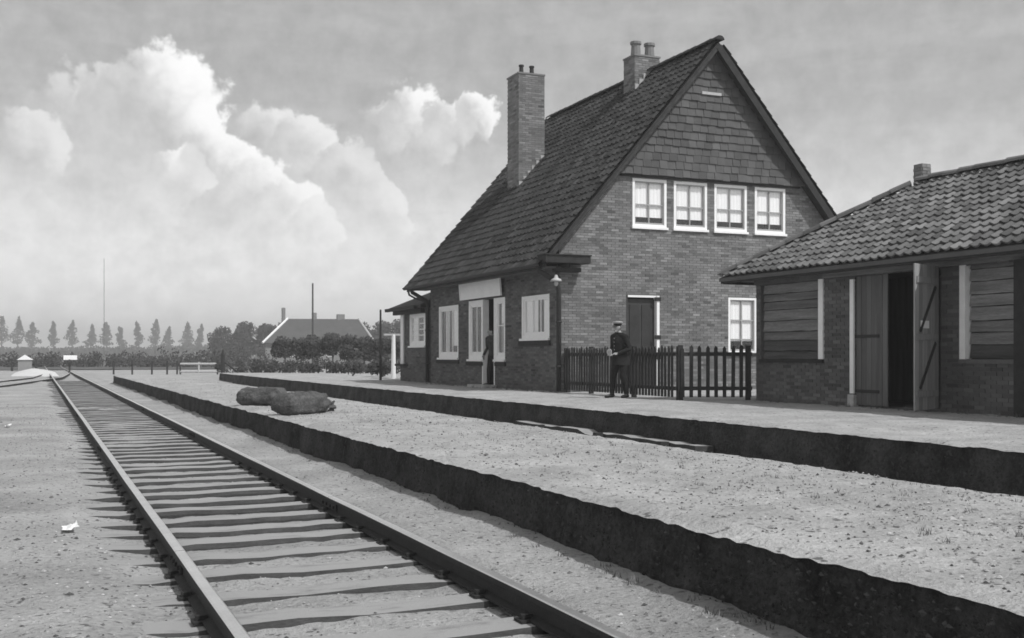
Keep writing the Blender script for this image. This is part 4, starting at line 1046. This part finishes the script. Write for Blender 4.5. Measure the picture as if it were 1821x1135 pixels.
# pollard row before the farm
def dirpt(px, d):
    r = (px - 910.5) / 1950 * d; c, s = math.cos(YAW), math.sin(YAW); return (r * c + d * s, -r * s + d * c)
rs = random.Random(21)
PL = ['leftmost of the row', 'second of the row from the left', 'third of the row from the left', 'fourth of the row from the left', 'fifth of the row from the left', 'sixth of the row from the left', 'seventh of the row from the left', 'eighth, nearest the right of the row']
for i in range(8):
    x, y = 15.7 + 1.0 * i, 75.4 - .43 * i; h = 2.75 + rs.uniform(-.15, .2)
    cl = [((rs.uniform(-.45, .45), rs.uniform(-.4, .4), rs.uniform(1.25, h - .4)), (.6, .5, .38)) for _ in range(8)]
    tree('pollard_tree', 'small dark pollard tree in front of the farmhouse, ' + PL[i], 'tree', (x, y, .0), 1.2, .06, cl, .1, 'leaf', 'pollard trees before the farm', 300 + i, 200)
# garden shrubs left of the station house
SH = [(9.9,64.2,.95),(10.6,63.5,.75),(11.4,63.0,.85),(12.2,62.4,1.1),(13.0,62.0,.7),(13.8,61.6,.9),(14.6,61.2,.75),(15.4,60.8,.95),(16.3,60.3,.8),(17.2,60.0,.95),(18.1,59.7,.8),(12.6,46.5,.8),(13.4,44.6,.95),(12.5,41.9,.6)]
SHN = ['leftmost, beside the dark gatepost', 'second from the dark gatepost', 'third from the dark gatepost', 'fourth and tall from the dark gatepost', 'fifth, low, from the dark gatepost', 'sixth from the dark gatepost', 'seventh, low, from the dark gatepost', 'eighth from the dark gatepost', 'ninth from the dark gatepost', 'tenth from the dark gatepost', 'farthest right of the row', 'behind the tall dark post', 'between the white post and the annex', 'at the foot of the white post']
for i, (x, y, h) in enumerate(SH):
    b = Vector((x, y, PT if y < 58 else 0)); t_ = thing('garden_shrub', tuple(b), 'garden shrub ' + SHN[i], 'shrub', 'shrubs in the station garden'); cr = MB(); st = MB()
    for k in range(4):
        c = b + Vector((rs.uniform(-.3, .3), rs.uniform(-.3, .3), h * rs.uniform(.35, .75))); leaves(cr, c, (.3, .3, h * .32), 110, .06, rs); st.tube([b, c], [.018, .008], 5)
    cr.build('foliage', ['leaf'], t_); st.build('stem', ['bark'], t_)

hg = thing('garden_hedge', (14.5, 57, PT), 'dark ragged hedge behind the platform between the gatepost and the white post', 'hedge')
cr = MB(); st = MB()
for i in range(46):
    u = i / 45; c = Vector((10.4 + 7.0 * u + rs.uniform(-.2, .2), 57.6 - 6.5 * u + rs.uniform(-.3, .3), PT + rs.uniform(.15, .55))); leaves(cr, c, (.34, .34, rs.uniform(.2, .45)), 70, .07, rs, inner=.1); st.tube([(c.x, c.y, PT - .05), tuple(c)], [.03, .012], 5)
cr.build('foliage', ['leaf'], hg); st.build('stems', ['bark'], hg)
# ------------------------------------------------------------------ poles, posts and the far crossing
def pole(name, label, cat, x, y, z0, z1, r, m, arms=()):
    p = MB(); p.tube([(x, y, z0 - .2), (x, y, z1)], [r * 1.15, r * .85], 9); p.ball((x, y, z1), (r * .9, r * .9, r * .9), 9, 5); root = thing(name, (x, y, z0), label, cat); p.build('shaft', [m], root)
    for z, w in arms:
        a = MB(); a.wbox(x - w, x + w, y - .05, y + .05, z, z + .09); a.build('crossarm', [m], root)
        for k in (-.85, -.45, .45, .85):
            i_ = MB(); i_.tube([(x + w * k, y, z + .09), (x + w * k, y, z + .2)], [.03, .045], 7); i_.build('insulator', ['stone'], root)
    return root
pole('telegraph_pole', 'tall thin telegraph pole rising in front of the farmhouse roof', 'pole', 19.64, 84.13, 0, 6.84, .075, 'bark')
pole('wooden_post', 'dark wooden post on the platform left of the annex', 'post', 11.6, 38.9, PT, 2.95, .042, 'dark')
w_ = pole('white_post', 'white painted post beside the annex at the back of the platform', 'post', 12.75, 41.0, PT, 2.05, .085, 'white')
mb = MB(); mb.wbox(12.35, 13.15, 40.95, 41.05, 2.07, 2.14); mb.build('cap_board', ['stone'], w_)
pole('tall_mast', 'very thin tall mast among the far poplars', 'mast', 16.94, 319.6, 0, 27.7, .075, 'bark')
gp = thing('gatepost', (8.98, 58.9, 0), 'dark wooden gatepost with a brace at the end of the station platform', 'post')
mb = MB(); mb.tube([(8.98, 58.9, -.1), (8.98, 58.9, 1.35), (8.98, 58.9, 1.62)], [.12, .11, .02], 8); mb.build('post', ['dark'], gp)
mb = MB(); mb.tube([(8.98, 58.9, 1.0), (9.8, 58.7, .35)], .05, 6); mb.build('brace', ['dark'], gp)
cf = thing('crossing_fence', (6.7, 77.7, 0), 'open post and rail fence at the far level crossing', 'fence')
PX_ = [(4.77,78.59),(5.92,78.09),(7.14,77.56),(8.08,77.15),(8.7,76.88)]
for x, y in PX_: mb = MB(); mb.tube([(x, y, -.1), (x, y, .93)], .06, 7); mb.build('post', ['dark'], cf)
for z in (.35, .75):
    mb = MB(); mb.tube([(*PX_[0], z), (*PX_[-1], z)], .03, 6); mb.build('rail', ['bark'], cf)
gt = thing('crossing_gate', (10, 76.3, 0), 'pale two-railed gate at the far level crossing', 'gate')
for z in (.2, .72): mb = MB(); mb.tube([(8.9, 76.8, z), (11.2, 75.8, z)], .075, 8); mb.build('rail', ['stone'], gt)
for q in (0, .5, 1): mb = MB(); x, y = 8.9 + 2.3 * q, 76.8 - q; mb.wbox(x - .05, x + .05, y - .05, y + .05, -.05, .85); mb.build('upright', ['stone' if q == .5 else 'dark'], gt)
ps = thing('signal_board', (2.2, 84.06, 0), 'white board on a dark post beside the far end of the track', 'sign')
mb = MB(); mb.wbox(1.75, 2.65, 84.0, 84.05, .98, 1.3); mb.build('board', ['white'], ps)
mb = MB(); mb.tube([(2.15, 84.1, -.05), (2.15, 84.1, 1.25)], .06, 8); mb.build('post', ['dark'], ps)
mb = MB(); mb.ball((2.15, 83.98, .82), (.19, .14, .19), 12, 8); mb.build('lantern', ['iron'], ps, smooth=True)
hut = thing('small_hut', (-.85, 98.5, 0), 'small pale hut with a white roof edge at the far left of the yard', 'hut')
mb = MB(); mb.wbox(-1.4, -.35, 98.2, 99.4, 0, .95); mb.build('wall', ['plaster'], hut)
mb = MB(); mb.add([(-1.5,98.1,.93),(-.25,98.1,.93),(-.25,99.5,.93),(-1.5,99.5,.93),(-.88,98.1,1.35),(-.88,99.5,1.35)], [(0,1,4),(1,2,5,4),(2,3,5),(3,0,4,5),(3,2,1,0)]); mb.build('roof', ['white'], hut)
for x, y, lb in ((-1.85, 98.7, 'short dark post left of the small pale hut'), (-.02, 98.1, 'short dark post right of the small pale hut')): pole('yard_post', lb, 'post', x, y, 0, .95, .09, 'dark')
# heap of pale sand by the siding
mb = MB()
for j in range(13):
    for i in range(25):
        u, v = i / 24, j / 12; x, y = -1.6 + 2.9 * u, 74 + 22 * v; e = math.sin(math.pi * u) * math.sin(math.pi * v); mb.v.append((x + .1 * v, y, -.03 + .34 * e ** .8 * (1 + .3 * nz(x, y, 0, 1.2))))
for j in range(12):
    for i in range(24): mb.f.append([j * 25 + i, j * 25 + i + 1, j * 25 + i + 26, j * 25 + i + 25]); mb.t.append(1.0); mb.m.append(0)
MT['pale_sand'] = mat('pale_sand', .6, .95, .12, 2, .3, 20)
tag(mb.build('sand_heap', ['pale_sand'], smooth=True), 'low heap of pale sand left of the track in the distance', 'sand heap', kind='structure')

# ------------------------------------------------------------------ small loose things
rs = random.Random(33); OCT = [(1, 0, 0), (0, 1, 0), (-1, 0, 0), (0, -1, 0), (0, 0, 1), (0, 0, -1)]; OF = [(0, 1, 4), (1, 2, 4), (2, 3, 4), (3, 0, 4), (1, 0, 5), (2, 1, 5), (3, 2, 5), (0, 3, 5)]
def scatter(n, xr, yr, zf, smax):
    mb = MB()
    for _ in range(n):
        y = yr[0] * (yr[1] / yr[0]) ** rs.random(); x = rs.uniform(*xr); s = rs.uniform(.004, smax) * (1.8 if rs.random() < .06 else 1); z = zf(x, y)
        mb.add([(x + p[0] * s * rs.uniform(.6, 1.3), y + p[1] * s * rs.uniform(.6, 1.3), z + p[2] * s * .6 + s * .15) for p in OCT], OF, rs.choice((.25, .5, .8, 1.0, 1.2, 1.5)))
    return mb
pb = scatter(9500, (-3.5, .75), (2.0, 32), gz, .014); tag(pb.build('yard_pebbles', ['pebble']), 'loose pebbles strewn over the sand left of the track', 'pebbles', kind='stuff')
pb = scatter(2600, (.9, 3.15), (2.6, 24), gz, .012); tag(pb.build('track_pebbles', ['pebble']), 'loose pebbles lying between and beside the rails', 'pebbles', kind='stuff')
pb = scatter(8000, (3.4, 5.85), (3.0, 44), lambda x, y: PT + .012 * nz(x, y, 1, 3) + .02 * nz(x, y, 1, .6), .013); tag(pb.build('platform_pebbles', ['pebble']), 'loose gravel on top of the island platform', 'gravel', kind='stuff')
def rubble(n, x, yr, z0, z1, parent):
    mb = MB()
    for _ in range(n):
        y = yr[0] * (yr[1] / yr[0]) ** rs.random(); s = rs.uniform(.004, .016); z = rs.uniform(z0, z1)
        mb.add([(x + p[0] * s * .6, y + p[1] * s * rs.uniform(.6, 1.9), z + p[2] * s * rs.uniform(.4, 1.2)) for p in OCT], OF, rs.choice((.08, .12, .14, .18, .24)))
    mb.build('wall_rubble', ['pebble'], parent)['kind'] = 'stuff'
rubble(2600, PX0 - .02, (2.6, 50), .0, PT - .05, island); rubble(900, FX - .02, (8, 55), -.1, PT - .05, farp)
bk = thing('timber_baulk', (8.5, 15.5, .0), 'old timber baulk lying along the foot of the station platform edge', 'timber')
mb = MB(); rb_ = random.Random(3)
for i in range(25):
    y = 12.9 + 6.2 * i / 24; o_ = rb_.uniform(-.012, .012); z = .035 + rb_.uniform(-.015, .015) - (.05 if i in (12, 13) else 0)
    mb.v += [(8.34 + o_, y, -.2), (8.66 + o_, y, -.2), (8.66 + o_, y, z), (8.36 + o_, y, z + .012)]
for i in range(24):
    for j in range(4): mb.f.append([i * 4 + j, i * 4 + (j + 1) % 4, i * 4 + 4 + (j + 1) % 4, i * 4 + 4 + j][::-1])
mb.f += [[0, 1, 2, 3], [99, 98, 97, 96]]; mb.t = [1.0] * len(mb.f); mb.m = [0] * len(mb.f); mb.build('beam', ['sleeper'], bk)
for y in (13.6, 15.6, 17.8):
    p = MB(); p.wbox(8.2, 8.335, y - .05, y + .05, -.2, .06); p.build('stake', ['dark'], bk)
def tufts(n, spots, hh, name, label):
    mb = MB()
    for _ in range(n):
        x, y, z = spots()
        for k in range(rs.randint(5, 12)):
            a = rs.uniform(0, 6.28); h = hh * rs.uniform(.3, 1.2); l = rs.uniform(.3, 1.6) * h; bx, by = x + rs.uniform(-.03, .03), y + rs.uniform(-.03, .03); w = .003
            mb.add([(bx - w * math.sin(a), by + w * math.cos(a), z - .01), (bx + w * math.sin(a), by - w * math.cos(a), z - .01), (bx + l * math.cos(a), by + l * math.sin(a), z + h)], [(0, 1, 2)], rs.uniform(.6, 1.5))
    tag(mb.build(name, ['grass']), label, 'grass', kind='stuff')
tufts(170, lambda: (rs.uniform(4.0, 5.8), 4 * (18 / 4) ** rs.random(), PT), .03, 'platform_grass', 'short dry grass tufts scattered over the island platform')
tufts(70, lambda: (3.15 + rs.uniform(-.12, .03), 4 * (30 / 4) ** rs.random(), .03), .035, 'wall_grass', 'thin weeds along the foot of the island platform wall')
tufts(130, lambda: (rs.uniform(11.3, 11.85), rs.uniform(24.6, 33), PT), .14, 'house_weeds', 'weeds growing along the foot of the station wall')
tufts(90, lambda: (rs.uniform(13.1, 13.38), rs.uniform(11, 18.3), PT), .10, 'shed_weeds', 'weeds growing along the foot of the shed wall')
def scrap(label, x, y, s, seed):
    r_ = random.Random(seed); mb = MB(); k = 4
    for j in range(k + 1):
        for i in range(k + 1): mb.v.append((x + (i / k - .5) * s * .5 + r_.uniform(-.01, .01), y + (j / k - .5) * s + r_.uniform(-.01, .01), gz(x, y) + .012 + r_.uniform(0, .03) + .03 * (i / k)))
    for j in range(k):
        for i in range(k): mb.f.append([j * (k + 1) + i, j * (k + 1) + i + 1, (j + 1) * (k + 1) + i + 1, (j + 1) * (k + 1) + i]); mb.t.append(1.0); mb.m.append(0)
    tag(mb.build('paper_scrap', ['paper']), label, 'paper', 'paper scraps on the sand')
scrap('crumpled white paper scrap on the sand left of the rail', .23, 8.75, .22, 1)
scrap('small white scrap on the sand at the far left edge', -.47, 21.8, .22, 2)

# ------------------------------------------------------------------ haze
hz = MB(); hz.wbox(-1400, 1400, -40, 1500, -1.2, 29)
ho = link('haze', hz.mesh('haze', [])); hm_ = bpy.data.materials.new('haze'); hm_.use_nodes = True
t = hm_.node_tree; t.nodes.clear(); n = NT(t)
pv = n.n('ShaderNodeVolumePrincipled'); pv.inputs['Color'].default_value = (.9, .9, .9, 1); pv.inputs['Density'].default_value = .0013; pv.inputs['Anisotropy'].default_value = 0.0
oo = n.n('ShaderNodeOutputMaterial'); t.links.new(pv.outputs[0], oo.inputs['Volume'])
ho.data.materials.append(hm_); tag(ho, 'thin even haze lying over the whole yard and the fields beyond', 'haze', kind='stuff')
